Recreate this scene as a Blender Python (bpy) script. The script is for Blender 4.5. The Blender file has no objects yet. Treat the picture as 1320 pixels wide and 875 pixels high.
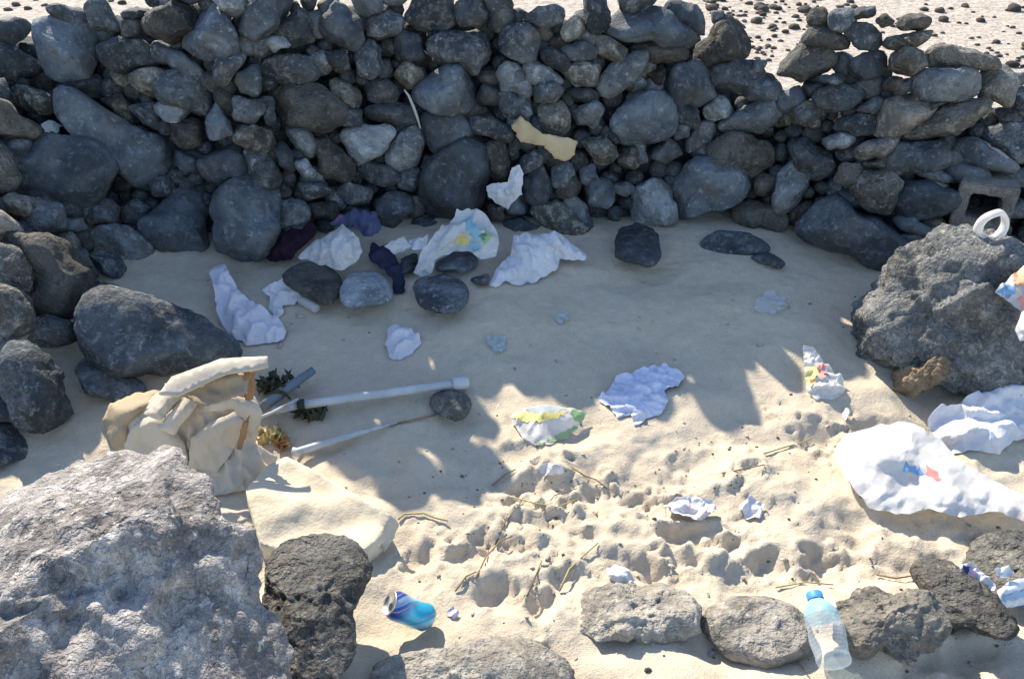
import bpy, math, random
import numpy as np
from mathutils import Vector, Matrix
from mathutils.geometry import delaunay_2d_cdt

S = bpy.context.scene
C = S.collection
R = math.radians

# ------------------------------------------------------------------ camera
CAM_H, PITCH = 1.6, R(33.0)
FPX = 1036.0                                   # focal length in photograph pixels (1320 wide)
cam_d = bpy.data.cameras.new('camera'); cam = bpy.data.objects.new('camera', cam_d); C.objects.link(cam)
cam.location = (0, 0, CAM_H); cam.rotation_euler = (R(90) - PITCH, 0, 0)
cam_d.sensor_width = 36.0; cam_d.lens = 36.0 * FPX / 1320.0
cam_d.clip_start = 0.05; cam_d.clip_end = 2000
S.camera = cam

# ------------------------------------------------------------------ sky, sun, exposure
SUN_AZ, SUN_EL = R(-28), R(37)                 # azimuth from +Y towards +X
w = bpy.data.worlds.new('World'); S.world = w; w.use_nodes = True
nt = w.node_tree; nt.nodes.clear()
sky = nt.nodes.new('ShaderNodeTexSky'); sky.sky_type = 'NISHITA'; sky.sun_disc = False
sky.sun_elevation = SUN_EL; sky.sun_rotation = SUN_AZ
sky.air_density = 1.0; sky.dust_density = 0.25; sky.ozone_density = 1.9
bg = nt.nodes.new('ShaderNodeBackground'); bg.inputs[1].default_value = 0.13
wo = nt.nodes.new('ShaderNodeOutputWorld')
hs = nt.nodes.new('ShaderNodeHueSaturation'); hs.inputs['Saturation'].default_value = 0.95
nt.links.new(sky.outputs[0], hs.inputs['Color']); nt.links.new(hs.outputs[0], bg.inputs[0]); nt.links.new(bg.outputs[0], wo.inputs[0])
sd = bpy.data.lights.new('sun', 'SUN'); sd.energy = 4.3; sd.angle = R(0.6); sd.color = (1.0, 0.90, 0.74)
sun = bpy.data.objects.new('sun', sd); C.objects.link(sun)
SUNV = Vector((math.sin(SUN_AZ)*math.cos(SUN_EL), math.cos(SUN_AZ)*math.cos(SUN_EL), math.sin(SUN_EL)))
sun.rotation_euler = SUNV.to_track_quat('Z', 'Y').to_euler()
sun.location = SUNV * 20
S.view_settings.view_transform = 'Standard'; S.view_settings.look = 'None'
S.view_settings.gamma = 1.0; S.view_settings.exposure = 1.16
S.view_settings.use_curve_mapping = False

# ------------------------------------------------------------------ numpy noise
_rng = np.random.RandomState(7)
_perm = np.concatenate([_rng.permutation(512)]*3)
_grad = _rng.normal(size=(512, 3)); _grad /= np.linalg.norm(_grad, axis=1)[:, None]
def pn(p):
    p = np.asarray(p, float)
    i = np.floor(p).astype(int); f = p - i
    u = f*f*f*(f*(f*6-15)+10)
    i &= 511
    def g(dx, dy, dz):
        h = _perm[_perm[_perm[(i[:, 0]+dx) & 511] + ((i[:, 1]+dy) & 511)] + ((i[:, 2]+dz) & 511)] & 511
        d = f - np.array([dx, dy, dz])
        return (_grad[h]*d).sum(1)
    def l(a, b, t): return a + t*(b-a)
    x00 = l(g(0,0,0), g(1,0,0), u[:, 0]); x10 = l(g(0,1,0), g(1,1,0), u[:, 0])
    x01 = l(g(0,0,1), g(1,0,1), u[:, 0]); x11 = l(g(0,1,1), g(1,1,1), u[:, 0])
    return l(l(x00, x10, u[:, 1]), l(x01, x11, u[:, 1]), u[:, 2])*1.4
def fbm(p, o=4, gain=.5, lac=2.03):
    p = np.asarray(p, float); a = 1.0; s = 0
    for k in range(o):
        s = s + a*pn(p + 13.7*k); p = p*lac; a *= gain
    return s
def ridged(p, o=3):
    p = np.asarray(p, float); a = 1.0; s = 0
    for k in range(o):
        s = s + a*(1-2*np.abs(pn(p+7.1*k))); p = p*2.1; a *= .5
    return s
def p3(x, y, z=0.0): return np.stack([x, y, np.zeros_like(x)+z], 1)
def sstep(a, b, x):
    t = np.clip((x-a)/(b-a), 0, 1); return t*t*(3-2*t)

# ------------------------------------------------------------------ pixel rays
CT, ST = math.cos(PITCH), math.sin(PITCH)
def rays(px, py):
    """directions with unit length along the optical axis"""
    a = (np.asarray(px, float)-660)/FPX; b = (437.5-np.asarray(py, float))/FPX
    return np.stack([a, CT+b*ST, -ST+b*CT], -1)

# ------------------------------------------------------------------ ground height
def G_smooth(x, y):
    return 0.17*sstep(1.7, 3.1, y) + 0.05*sstep(.9, 1.6, -x)*sstep(1.2, 2.2, y) + 0.012*np.maximum(y-4.5, 0)*sstep(4, 9, y)
PITS = []      # (x, y, radius, depth)
BUMPS = []
def G(x, y):
    x = np.asarray(x, float).ravel(); y = np.asarray(y, float).ravel()
    z = G_smooth(x, y)
    near = sstep(9, 4, np.abs(y)+np.abs(x)*.5)
    lit = sstep(2.15, 1.75, y - .12*x)                      # trampled sand at the front of the shelter
    z = z + .016*fbm(p3(x*1.6, y*1.6), 2)*(.4+.6*near)
    z = z + near*(.034*lit+.015)*fbm(p3(x*3.6+.1*pn(p3(x*9, y*9)), y*4.6, 3.1), 2)
    q = p3(x*13+.35*pn(p3(x*5, y*5)), y*15, 9.3)
    z = z + near*lit*.003*np.abs(pn(q))*1.5 + near*(.0028-.0014*lit)*fbm(p3(x*24, y*28, 5.5), 3)
    for (cx, cy, r, d, el, an) in PITS:
        m = (np.abs(x-cx) < 3*r) & (np.abs(y-cy) < 3*r)
        if not m.any(): continue
        dx = x[m]-cx; dy = y[m]-cy; c, s = math.cos(an), math.sin(an)
        u = (dx*c+dy*s)/el; v = -dx*s+dy*c
        k = np.sqrt(u*u+v*v)/r
        k = k*(1+.75*pn(p3(dx/r*.9+cx*9, dy/r*.9, cy*7))+.35*pn(p3(dx/r*2.3+cx*5, dy/r*2.3, cy*3)))
        rim = np.clip(.30+.6*pn(p3(dx/r*.7+cx*3, dy/r*.7, cy*5)), 0, 1)
        z[m] += -d*np.exp(-np.abs(k*1.15)**2.3) + rim*d*np.exp(-((k-1.25)/.4)**2)
    return z
HM = None
def G_fast(x, y):
    if HM is None: return G(x, y)
    u = (x+1.9)/.005; v = (y-.6)/.005
    ok = (u >= 0) & (u < HM.shape[1]-2) & (v >= 0) & (v < HM.shape[0]-2)
    uc = np.clip(u, 0, HM.shape[1]-2.001); vc = np.clip(v, 0, HM.shape[0]-2.001)
    i = uc.astype(int); j = vc.astype(int); a = uc-i; c = vc-j
    z = (HM[j, i]*(1-a)+HM[j, i+1]*a)*(1-c)+(HM[j+1, i]*(1-a)+HM[j+1, i+1]*a)*c
    if (~ok).any(): z[~ok] = G(x[~ok], y[~ok])
    return z
def on_ground(px, py, h=0.0):
    px = np.atleast_1d(np.asarray(px, float)); py = np.atleast_1d(np.asarray(py, float))
    r = rays(px, py); z = np.zeros(len(px))+.05; h = np.zeros(len(px))+h
    for _ in range(26):
        t = (z-CAM_H)/r[:, 2]
        zn = G_fast(r[:, 0]*t, r[:, 1]*t)+h
        z = .5*z+.5*zn
    t = (z-CAM_H)/r[:, 2]
    P = r*t[:, None]; P[:, 2] += CAM_H
    return P
def scale_at(P): return FPX/(P[1]*CT - (P[2]-CAM_H)*ST)

# footprints and hollows: pixel, radius in px, elongation, angle
_pits = [(706,623,24,1.5,0),(679,643,15,1.3,0),(846,578,12,1.8,.1),(878,597,13,1.6,.1),(905,588,12,1.4,.2),(938,590,12,1.4,.5),(963,604,14,1.3,.6),
 (975,539,11,1.5,.3),(838,652,18,1.4,.3),(934,634,12,1.2,.6),(870,628,12,1.5,.2),(1047,553,14,1.2,0),(1080,533,10,1.6,.4),(1023,648,13,1.4,0),
 (692,669,20,1.9,.3),(793,662,12,1.5,0),(928,704,20,1.6,.4),(877,718,16,1.6,0),(987,729,19,1.2,0),(836,732,15,1.3,-.3),(1052,722,16,1.2,0),
 (542,724,16,1.3,.3),(611,714,20,2.0,.15),(890,688,26,1.5,0),(755,700,14,1.6,.6),(1110,700,14,1.5,.2),(1150,735,12,1.5,0),(985,655,12,1.3,0),
 (580,690,13,1.5,.4),(640,760,18,1.6,.5),(700,780,16,1.5,.5),(760,640,14,1.5,.5),(1010,610,12,1.5,.4),(1090,610,12,1.5,.2),(660,700,15,1.4,-.4),
 (730,740,15,1.5,.5),(1120,560,13,1.5,.2),(1005,520,11,1.6,.2),(1060,590,12,1.5,-.2),(800,690,13,1.4,.4),(940,760,12,1.5,0),(1240,850,30,1.3,.2),(1190,870,22,1.3,.2),(960,670,14,1.6,.3)]
def _mkpits():
    rs = np.random.RandomState(3)
    P = on_ground([p[0] for p in _pits], [p[1] for p in _pits])
    for q, p in zip(P, _pits):
        r = p[2]/scale_at(q)
        PITS.append((q[0], q[1], r*rs.uniform(1.0, 1.4), min(.042, r*.75)*rs.uniform(.6, 1.15)*(1 if p[2] > 13.5 else .4), p[3], p[4]+rs.uniform(-.4, .4)))
    X = rs.uniform(540, 1310, 34); Y = rs.uniform(585, 780, 34); P = on_ground(X, Y)
    for q in P:
        r = rs.uniform(16, 30)/scale_at(q); PITS.append((q[0], q[1], r, r*rs.uniform(.14, .30), rs.uniform(1.2, 2.2), rs.uniform(-.4, 1.3)))
    X = rs.uniform(520, 1310, 12); Y = rs.uniform(570, 870, 12); P = on_ground(X, Y)
    for q, x, y in zip(P, X, Y):
        r = rs.uniform(8, 16)/scale_at(q); PITS.append((q[0], q[1], r, r*rs.uniform(.2, .4), rs.uniform(1, 2.2), rs.uniform(-.3, 1.2)))
_mkpits()
_hx, _hy = np.meshgrid(np.arange(-1.9, 1.95, .005), np.arange(.6, 3.7, .005))
HM = G(_hx, _hy).reshape(_hx.shape)

# ------------------------------------------------------------------ helpers: tagging, materials
def tag(o, label=None, cat=None, group=None, kind=None):
    if label: o['label'] = label
    if cat: o['category'] = cat
    if group: o['group'] = group
    if kind: o['kind'] = kind
    return o
def obj(name, me, mat=None, parent=None, loc=(0,0,0)):
    o = bpy.data.objects.new(name, me); C.objects.link(o)
    if mat is not None: me.materials.append(mat)
    o.location = Vector(loc)
    if parent is not None:
        o.parent = parent
        pl = Vector(parent.location)
        if parent.parent is not None: pl += Vector(parent.parent.location)
        o.location = Vector(loc) - pl
    return o
def empty(name, loc):
    o = bpy.data.objects.new(name, None); C.objects.link(o); o.location = Vector(loc)
    o.empty_display_size = .1
    return o
def mesh(name, V, F, smooth=True):
    me = bpy.data.meshes.new(name)
    V = np.asarray(V, float)
    me.from_pydata(V.tolist(), [], [tuple(int(i) for i in f) for f in F]); me.update()
    if smooth: me.polygons.foreach_set('use_smooth', [True]*len(me.polygons))
    return me

MATS = {}
class NB:
    def __init__(s, name):
        s.m = bpy.data.materials.new(name); s.m.use_nodes = True; s.t = s.m.node_tree
        s.b = s.t.nodes['Principled BSDF']; s.out = s.t.nodes['Material Output']
        MATS[name] = s.m
    def n(s, typ, **kw):
        nd = s.t.nodes.new('ShaderNode'+typ)
        for k, v in kw.items():
            if k.startswith('i_'): 
                key = k[2:]; nd.inputs[int(key) if key.isdigit() else key.replace('_', ' ')].default_value = v
            else: setattr(nd, k, v)
        return nd
    def l(s, a, b): s.t.links.new(a, b)
    def coords(s, rand=True):
        tc = s.n('TexCoord')
        if not rand: return tc.outputs['Object']
        oi = s.n('ObjectInfo'); mu = s.n('Math', operation='MULTIPLY', i_1=57.0); s.l(oi.outputs['Random'], mu.inputs[0])
        va = s.n('VectorMath', operation='ADD'); s.l(tc.outputs['Object'], va.inputs[0]); s.l(mu.outputs[0], va.inputs[1])
        s.oi = oi
        return va.outputs[0]
    def noise(s, co, scale, detail=4, rough=.55, dist=0.0):
        nd = s.n('TexNoise'); nd.inputs['Scale'].default_value = scale; nd.inputs['Detail'].default_value = detail
        nd.inputs['Roughness'].default_value = rough; nd.inputs['Distortion'].default_value = dist
        s.l(co, nd.inputs['Vector']); return nd.outputs['Fac']
    def vor(s, co, scale, feature='F1', rnd=1.0):
        nd = s.n('TexVoronoi'); nd.feature = feature; nd.inputs['Scale'].default_value = scale; nd.inputs['Randomness'].default_value = rnd
        s.l(co, nd.inputs['Vector']); return nd.outputs['Distance']
    def ramp(s, fac, stops):
        nd = s.n('ValToRGB'); e = nd.color_ramp.elements
        while len(e) < len(stops): e.new(.5)
        for k, (p, c) in enumerate(stops):
            e[k].position = p; e[k].color = (c[0], c[1], c[2], 1) if not isinstance(c, (int, float)) else (c, c, c, 1)
        s.l(fac, nd.inputs[0]); return nd.outputs[0]
    def mix(s, fac, a, b, mode='MIX'):
        nd = s.n('Mix', data_type='RGBA', blend_type=mode)
        for v, k in ((fac, 0), (a, 6), (b, 7)):
            if isinstance(v, (int, float)): nd.inputs[k].default_value = v
            elif isinstance(v, tuple): nd.inputs[k].default_value = (*v[:3], 1)
            else: s.l(v, nd.inputs[k])
        return nd.outputs[2]
    def math(s, op, a, b=0.0, clamp=False):
        nd = s.n('Math', operation=op); nd.use_clamp = clamp
        for v, k in ((a, 0), (b, 1)):
            if isinstance(v, (int, float)): nd.inputs[k].default_value = v
            else: s.l(v, nd.inputs[k])
        return nd.outputs[0]
    def bump(s, h, dist=.01, strength=1.0, prev=None):
        nd = s.n('Bump'); nd.inputs['Distance'].default_value = dist; nd.inputs['Strength'].default_value = strength
        s.l(h, nd.inputs['Height'])
        if prev is not None: s.l(prev, nd.inputs['Normal'])
        return nd.outputs[0]
    def fin(s, col, rough=.8, normal=None, spec=.3):
        if isinstance(col, tuple): s.b.inputs['Base Color'].default_value = (*col, 1)
        else: s.l(col, s.b.inputs['Base Color'])
        if isinstance(rough, (int, float)): s.b.inputs['Roughness'].default_value = rough
        else: s.l(rough, s.b.inputs['Roughness'])
        s.b.inputs['Specular IOR Level'].default_value = spec
        if normal is not None: s.l(normal, s.b.inputs['Normal'])
        return s.m

def mat_sand():
    m = NB('sand'); co = m.coords(False)
    n1 = m.noise(co, 2.2, 4); n2 = m.noise(co, 320, 2, .7); n3 = m.noise(co, 28, 4, .6)
    c = m.ramp(n1, [(.3, (.49, .405, .295)), (.7, (.60, .51, .38))])
    c = m.mix(.5, c, m.ramp(n3, [(.3, (.45, .37, .27)), (.7, (.64, .55, .42))]))
    c = m.mix(.28, c, m.ramp(n2, [(.25, (.20, .165, .13)), (.5, (.52, .46, .37)), (.75, (.76, .70, .60))]))
    v = m.vor(co, 95); sp = m.ramp(v, [(.10, 1), (.17, 0)])
    rare = m.ramp(m.noise(co, 60, 1), [(.60, 0), (.66, 1)])
    c = m.mix(m.math('MULTIPLY', sp, rare), c, (.09, .075, .065))
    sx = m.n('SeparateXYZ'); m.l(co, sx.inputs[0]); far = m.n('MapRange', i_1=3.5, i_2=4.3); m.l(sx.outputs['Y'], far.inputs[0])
    far_dim = m.ramp(m.noise(co, 17, 5, .75), [(.34, (.17, .14, .12)), (.46, (.40, .345, .295)), (.62, (.54, .475, .41))])
    c = m.mix(m.math('MULTIPLY', far.outputs[0], .85), c, far_dim)  # far sand coloured darker in place of its low-angle light and small shadows
    nb = m.bump(n3, .012, .35); nb = m.bump(m.noise(co, 130, 3, .7), .006, .5, nb); nb = m.bump(n2, .0025, .6, nb)
    nf = m.bump(m.noise(co, 13, 4, .7), .09, .5, nb); mv = m.n('Mix', data_type='VECTOR'); m.l(far.outputs[0], mv.inputs[0]); m.l(nb, mv.inputs[4]); m.l(nf, mv.inputs[5])
    return m.fin(c, .95, mv.outputs[1], .15)
def mat_basalt(name, dark, mid, pale, pit=0.0, pits=60, palef=.5, rough=.82, bump=1.0, tint=(.12, .10, .07)):
    m = NB(name); co = m.coords()
    n1 = m.noise(co, 5, 5, .6, .4); n2 = m.noise(co, 26, 5, .65); n3 = m.noise(co, 120, 3, .7)
    c = m.mix(m.ramp(n1, [(.40, 0), (.60, 1)]), dark, mid)
    c = m.mix(m.math('MULTIPLY', m.ramp(n2, [(.5, 0), (.68, 1)]), palef), c, pale)
    spk = m.ramp(m.noise(co, 42, 4, .75, .3), [(.57, 0), (.68, 1)])
    c = m.mix(m.math('MULTIPLY', spk, .75), c, pale)
    dk = m.ramp(m.noise(co, 34, 3, .7), [(.30, 1), (.44, 0)])
    c = m.mix(m.math('MULTIPLY', dk, .6), c, tuple(x*.55 for x in dark))
    c = m.mix(m.math('MULTIPLY', m.ramp(m.noise(co, 8, 3, .6), [(.52, 0), (.72, 1)]), .45), c, tint)
    var = m.n('MapRange', i_3=.6, i_4=1.45); m.l(m.oi.outputs['Random'], var.inputs[0])
    c = m.mix(1.0, c, var.outputs[0], 'MULTIPLY')
    h = m.math('ADD', m.math('MULTIPLY', n2, .7), m.math('MULTIPLY', n3, .35))
    nb = m.bump(h, .022*bump, .8)
    if pit > 0:
        wv = m.n('VectorMath', operation='ADD'); m.l(co, wv.inputs[0])
        nz = m.n('TexNoise'); nz.inputs['Scale'].default_value = 30; m.l(co, nz.inputs['Vector'])
        sc = m.n('VectorMath', operation='SCALE'); sc.inputs[3].default_value = .006; m.l(nz.outputs['Color'], sc.inputs[0]); m.l(sc.outputs[0], wv.inputs[1])
        h1 = m.ramp(m.noise(wv.outputs[0], pits*.55, 3, .6), [(.30, 0), (.56, 1)]); h2 = m.ramp(m.noise(wv.outputs[0], pits*1.5, 3, .6), [(.30, 0), (.55, 1)])
        dens = m.ramp(m.noise(co, 7, 3), [(.38, 0), (.58, .9)])
        hh = m.math('ADD', m.math('MAXIMUM', h1, dens), m.math('MULTIPLY', h2, .45))
        nb = m.bump(hh, .022*pit, 1.0, nb)
    return m.fin(c, rough, nb, .28)
mat_sand()
mat_basalt('basalt', (0.038, 0.047, 0.054), (0.101, 0.118, 0.132), (0.299, 0.321, 0.338), .25, 55, .45)
mat_basalt('basalt_smooth', (0.045, 0.055, 0.066), (0.104, 0.125, 0.145), (0.240, 0.271, 0.300), 0, 55, .3, .68, .55)
mat_basalt('basalt_pale', (0.113, 0.130, 0.141), (0.231, 0.258, 0.276), (0.455, 0.483, 0.489), .2, 55, .5)
mat_basalt('basalt_brown', (0.038, 0.037, 0.034), (0.090, 0.088, 0.081), (0.176, 0.168, 0.153), .3, 60, .4)
mat_basalt('lava_porous', (0.068, 0.067, 0.063), (0.160, 0.155, 0.142), (0.370, 0.348, 0.295), .45, 62, .5, .9, .6)
mat_basalt('lava_dusty', (0.113, 0.107, 0.095), (0.237, 0.218, 0.189), (0.398, 0.362, 0.306), .3, 48, .55, .92, .45)
mat_basalt('lava_mid', (.12, .118, .112), (.24, .234, .218), (.46, .435, .38), .5, 62, .5, .9, .7)
mat_basalt('lava_dark', (.075, .079, .081), (.150, .154, .153), (.34, .332, .30), .6, 62, .45, .9, .8)
mat_basalt('boulder_grey', (0.159, 0.148, 0.142), (0.374, 0.350, 0.333), (0.719, 0.673, 0.614), .45, 60, .5, .9, .5, (.20, .165, .15))
mat_basalt('pale_lichen_stone', (0.063, 0.063, 0.055), (0.149, 0.149, 0.131), (0.342, 0.336, 0.296), .3, 50, .9)
mat_basalt('pebble_dark', (.08, .072, .064), (.17, .15, .13), (.30, .265, .22), .2, 80, .4)
mat_basalt('cement', (.40, .36, .31), (.52, .475, .41), (.64, .59, .52), .35, 110, .5)

def mat_fabric(name, col, col2, rough=.85, weave=0, transl=.15, spec=.2, bump=.35, stain=None, clear=0.0):
    m = NB(name); co = m.coords(True)
    n1 = m.noise(co, 9, 4, .6); n2 = m.noise(co, 70, 4, .65)
    c = m.mix(m.ramp(n1, [(.35, 0), (.7, 1)]), col, col2)
    if stain:
        c = m.mix(m.math('MULTIPLY', m.ramp(m.noise(co, 14, 4, .7), [(.58, 0), (.7, 1)]), .6), c, stain)
    nb = m.bump(n2, .006, bump)
    if weave:
        wv = m.noise(co, weave, 1); nb = m.bump(wv, .001, .3, nb)
    m.fin(c, rough, nb, spec)
    if transl:
        tr = m.n('BsdfTranslucent'); mx = m.n('MixShader'); mx.inputs[0].default_value = transl
        if isinstance(c, tuple): tr.inputs[0].default_value = (*c, 1)
        else: m.l(c, tr.inputs[0])
        m.l(m.b.outputs[0], mx.inputs[1]); m.l(tr.outputs[0], mx.inputs[2]); m.l(mx.outputs[0], m.out.inputs['Surface'])
        if clear:
            tp = m.n('BsdfTransparent'); m2 = m.n('MixShader'); m2.inputs[0].default_value = clear
            m.l(mx.outputs[0], m2.inputs[1]); m.l(tp.outputs[0], m2.inputs[2]); m.l(m2.outputs[0], m.out.inputs['Surface'])
    return m.m
mat_fabric('white_cloth', (.74, .74, .76), (.62, .62, .66), stain=(.50, .42, .40))
mat_fabric('white_lilac_cloth', (.74, .72, .77), (.64, .62, .68), stain=(.58, .46, .50))
mat_fabric('white_plastic', (.80, .80, .79), (.70, .70, .70), .32, 0, .3, .5, .25, (.66, .60, .50), .24)
mat_fabric('pale_blue_plastic', (.52, .60, .62), (.62, .68, .68), .35, 0, .3, .5, .3, None, .3)
mat_fabric('canvas_cream', (.66, .585, .47), (.55, .48, .375), .9, 600, .15, .1, .12, (.62, .46, .30))
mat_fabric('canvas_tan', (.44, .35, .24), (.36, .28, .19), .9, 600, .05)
mat_fabric('foam_cream', (.64, .56, .43), (.54, .46, .34), .95, 300, 0, .1, .5, (.52, .42, .28))
mat_fabric('rust_lining', (.40, .23, .11), (.32, .18, .09), .9, 0, .1)  # strap and scrap colour, also painted bounce light in the canvas fold
mat_fabric('cardboard', (.52, .42, .26), (.42, .33, .19), .9, 0, 0, .1)
mat_fabric('navy_cloth', (.020, .022, .045), (.035, .035, .07), .9, 300, 0, .1)
mat_fabric('blue_cloth', (.05, .065, .13), (.09, .095, .17), .9, 300, 0, .1, .35, (.32, .12, .22))
mat_fabric('maroon_cloth', (.03, .014, .026), (.018, .01, .018), .9, 300, 0, .1)
mat_fabric('print_blue', (.16, .33, .55), (.26, .44, .64), .5, 0, 0)
mat_fabric('print_teal', (.22, .42, .48), (.32, .54, .58), .5, 0, 0)
mat_fabric('print_green', (.24, .38, .16), (.38, .52, .26), .5, 0, 0)
mat_fabric('print_yellow', (.60, .52, .14), (.68, .62, .28), .5, 0, 0)
mat_fabric('print_red', (.60, .20, .18), (.70, .34, .30), .5, 0, 0)
mat_fabric('print_orange', (.72, .38, .20), (.78, .52, .34), .5, 0, 0)
mat_fabric('cap_blue', (.06, .26, .60), (.10, .34, .68), .4, 0, .1)
mat_fabric('silver_foil', (.62, .64, .68), (.46, .48, .52), .22, 0, 0, .8)
mat_fabric('pipe_white', (.48, .52, .54), (.34, .37, .39), .5, 0, 0, .35, .25, (.16, .12, .09))
mat_fabric('pipe_bluegrey', (.12, .16, .20), (.18, .22, .26), .5, 0, 0, .4, .2)
mat_fabric('dark_plastic', (.02, .022, .022), (.04, .045, .04), .5, 0, 0)
mat_fabric('dark_weed', (.05, .06, .035), (.09, .085, .05), .6, 0, .1)
mat_fabric('twig', (.20, .14, .085), (.32, .24, .15), .9, 0, 0)
mat_fabric('pale_stick', (.45, .45, .40), (.35, .35, .32), .9, 0, 0)
mat_fabric('drift_wood', (.12, .085, .055), (.28, .21, .14), .9, 0, 0, .1, 1.0, (.05, .035, .02))
mat_fabric('dry_grass', (.50, .44, .24), (.42, .36, .18), .9, 0, .2)
def mat_check():
    m = NB('check_cloth'); co = m.coords(False)
    w1 = m.n('TexWave'); w1.inputs['Scale'].default_value = 16; w1.inputs['Distortion'].default_value = 3.5; w1.inputs['Detail Scale'].default_value = .7; m.l(co, w1.inputs['Vector'])
    n = m.noise(co, 40, 3)
    c = m.mix(m.ramp(m.noise(co, 22, 3, .6, .6), [(.46, 0), (.6, 1)]), (.60, .63, .74), (.40, .44, .60))
    c = m.mix(.25, c, m.ramp(n, [(.3, (.5, .5, .62)), (.7, (.82, .84, .92))]))
    return m.fin(c, .9, m.bump(n, .006, .5), .1)
mat_check()
def mat_clear(name, tint, fac=.55):
    m = NB(name); tb = m.n('BsdfTransparent'); tb.inputs[0].default_value = (*tint, 1)
    m.b.inputs['Base Color'].default_value = (tint[0]*.75, tint[1]*.78, tint[2]*.8, 1); m.b.inputs['Roughness'].default_value = .12; m.b.inputs['Specular IOR Level'].default_value = .7
    lw = m.n('LayerWeight'); lw.inputs[0].default_value = .35
    f = m.math('ADD', m.math('MULTIPLY', lw.outputs['Facing'], .55), 1-fac-.15, True)
    co = m.coords(); nb = m.bump(m.noise(co, 60, 3), .004, .5); m.l(nb, m.b.inputs['Normal'])
    mx = m.n('MixShader'); m.l(f, mx.inputs[0]); m.l(tb.outputs[0], mx.inputs[1]); m.l(m.b.outputs[0], mx.inputs[2])
    m.l(mx.outputs[0], m.out.inputs['Surface']); return m.m
mat_clear('clear_plastic', (.97, .98, .99), .74)
mat_clear('blue_clear_plastic', (.55, .82, .93), .45)
def mat_can():
    m = NB('can_print'); co = m.coords(False); sx = m.n('SeparateXYZ'); m.l(co, sx.inputs[0])
    z = sx.outputs['Z']; n = m.noise(co, 40, 3)
    a = m.math('ADD', z, m.math('MULTIPLY', m.math('SUBTRACT', n, .5), .03))
    c = m.ramp(m.math('MULTIPLY', a, 1/.115), [(.0, (.02, .30, .48)), (.45, (.04, .42, .58)), (.62, (.10, .40, .62)), (.80, (.02, .09, .34)), (1, (.02, .06, .25))])
    at = m.n('Math', operation='ARCTAN2'); m.l(sx.outputs['Y'], at.inputs[0]); m.l(sx.outputs['X'], at.inputs[1])
    sp = m.math('SINE', m.math('ADD', m.math('MULTIPLY', at.outputs[0], 2.0), m.math('MULTIPLY', z, 55)))
    msk = m.ramp(sp, [(.72, 0), (.80, 1)])
    c = m.mix(m.math('MULTIPLY', msk, .45), c, (.60, .76, .84))
    msk2 = m.ramp(m.math('ABSOLUTE', m.math('SUBTRACT', sp, .1)), [(.05, 1), (.12, 0)])
    c = m.mix(m.math('MULTIPLY', msk2, .75), c, (.55, .20, .22))
    m.b.inputs['Metallic'].default_value = .25
    return m.fin(c, .33, m.bump(m.noise(co, 50, 3), .004, .3), .5)
mat_can()
def mat_metal():
    m = NB('aluminium'); m.b.inputs['Metallic'].default_value = 1.0; return m.fin((.72, .73, .75), .35, None, .5)
mat_metal()
M = MATS

# ------------------------------------------------------------------ the ground: one sheet to the horizon
def build_ground():
    def axis(lo, hi, step, far):
        a = list(np.arange(lo, hi+1e-6, step)); g = step; x = a[-1]
        while x < far: g *= 1.18; x += g; a.append(x)
        g = step; x = a[0]; pre = []
        while x > -far: g *= 1.18; x -= g; pre.append(x)
        return np.array(pre[::-1]+a)
    X = axis(-1.6, 1.75, .0085, 400); Y = axis(.85, 3.3, .0085, 400)
    gx, gy = np.meshgrid(X, Y)
    z = G(gx.ravel(), gy.ravel())
    V = np.stack([gx.ravel(), gy.ravel(), z], 1)
    nx, ny = len(X), len(Y)
    i = np.arange((ny-1)*(nx-1)); r, c = i//(nx-1), i % (nx-1); a = r*nx+c
    F = np.stack([a, a+1, a+1+nx, a+nx], 1)
    me = bpy.data.meshes.new('sand_ground')
    me.vertices.add(len(V)); me.vertices.foreach_set('co', V.ravel())
    me.loops.add(F.size); me.loops.foreach_set('vertex_index', F.ravel())
    me.polygons.add(len(F)); me.polygons.foreach_set('loop_start', np.arange(len(F))*4)
    me.update(calc_edges=True); me.polygons.foreach_set('use_smooth', [True]*len(F))
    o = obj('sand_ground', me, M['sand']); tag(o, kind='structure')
build_ground()

# ------------------------------------------------------------------ wall face: a battered back wall and a low pile returning on the left
_bp = on_ground([330,430,540,640,700,820,900,1000,1100,1160,1320], [338,305,288,290,300,292,282,297,335,345,345])
_bx = np.concatenate([[-4, -1.6], _bp[:, 0], [4]]); _by = np.concatenate([[3.0, 2.95], _bp[:, 1], [_bp[-1, 1]]])
XL, KL, KB = -1.36, .60, .26
def face_t(px, py):
    r = rays(np.atleast_1d(px), np.atleast_1d(py))
    tb = np.full(len(r), 2.9)
    for _ in range(20):
        x = r[:, 0]*tb; z = np.maximum(CAM_H + r[:, 2]*tb, 0)
        tb = .5*tb+.5*(np.interp(x, _bx, _by)+KB*(z-.15))/r[:, 1]
    den = -r[:, 0] + KL*(-r[:, 2])
    tl = np.where(den > .2, (-XL + KL*CAM_H)/np.maximum(den, .2), 99)
    k = .12; hh = np.clip(.5+.5*(tb-tl)/k, 0, 1)
    t = tb*(1-hh)+tl*hh - k*hh*(1-hh)
    return t, r
def on_face(px, py, off=0.0):
    t, r = face_t(px, py); t = t-off
    P = r*t[:, None]; P[:, 2] += CAM_H
    return P

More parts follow.
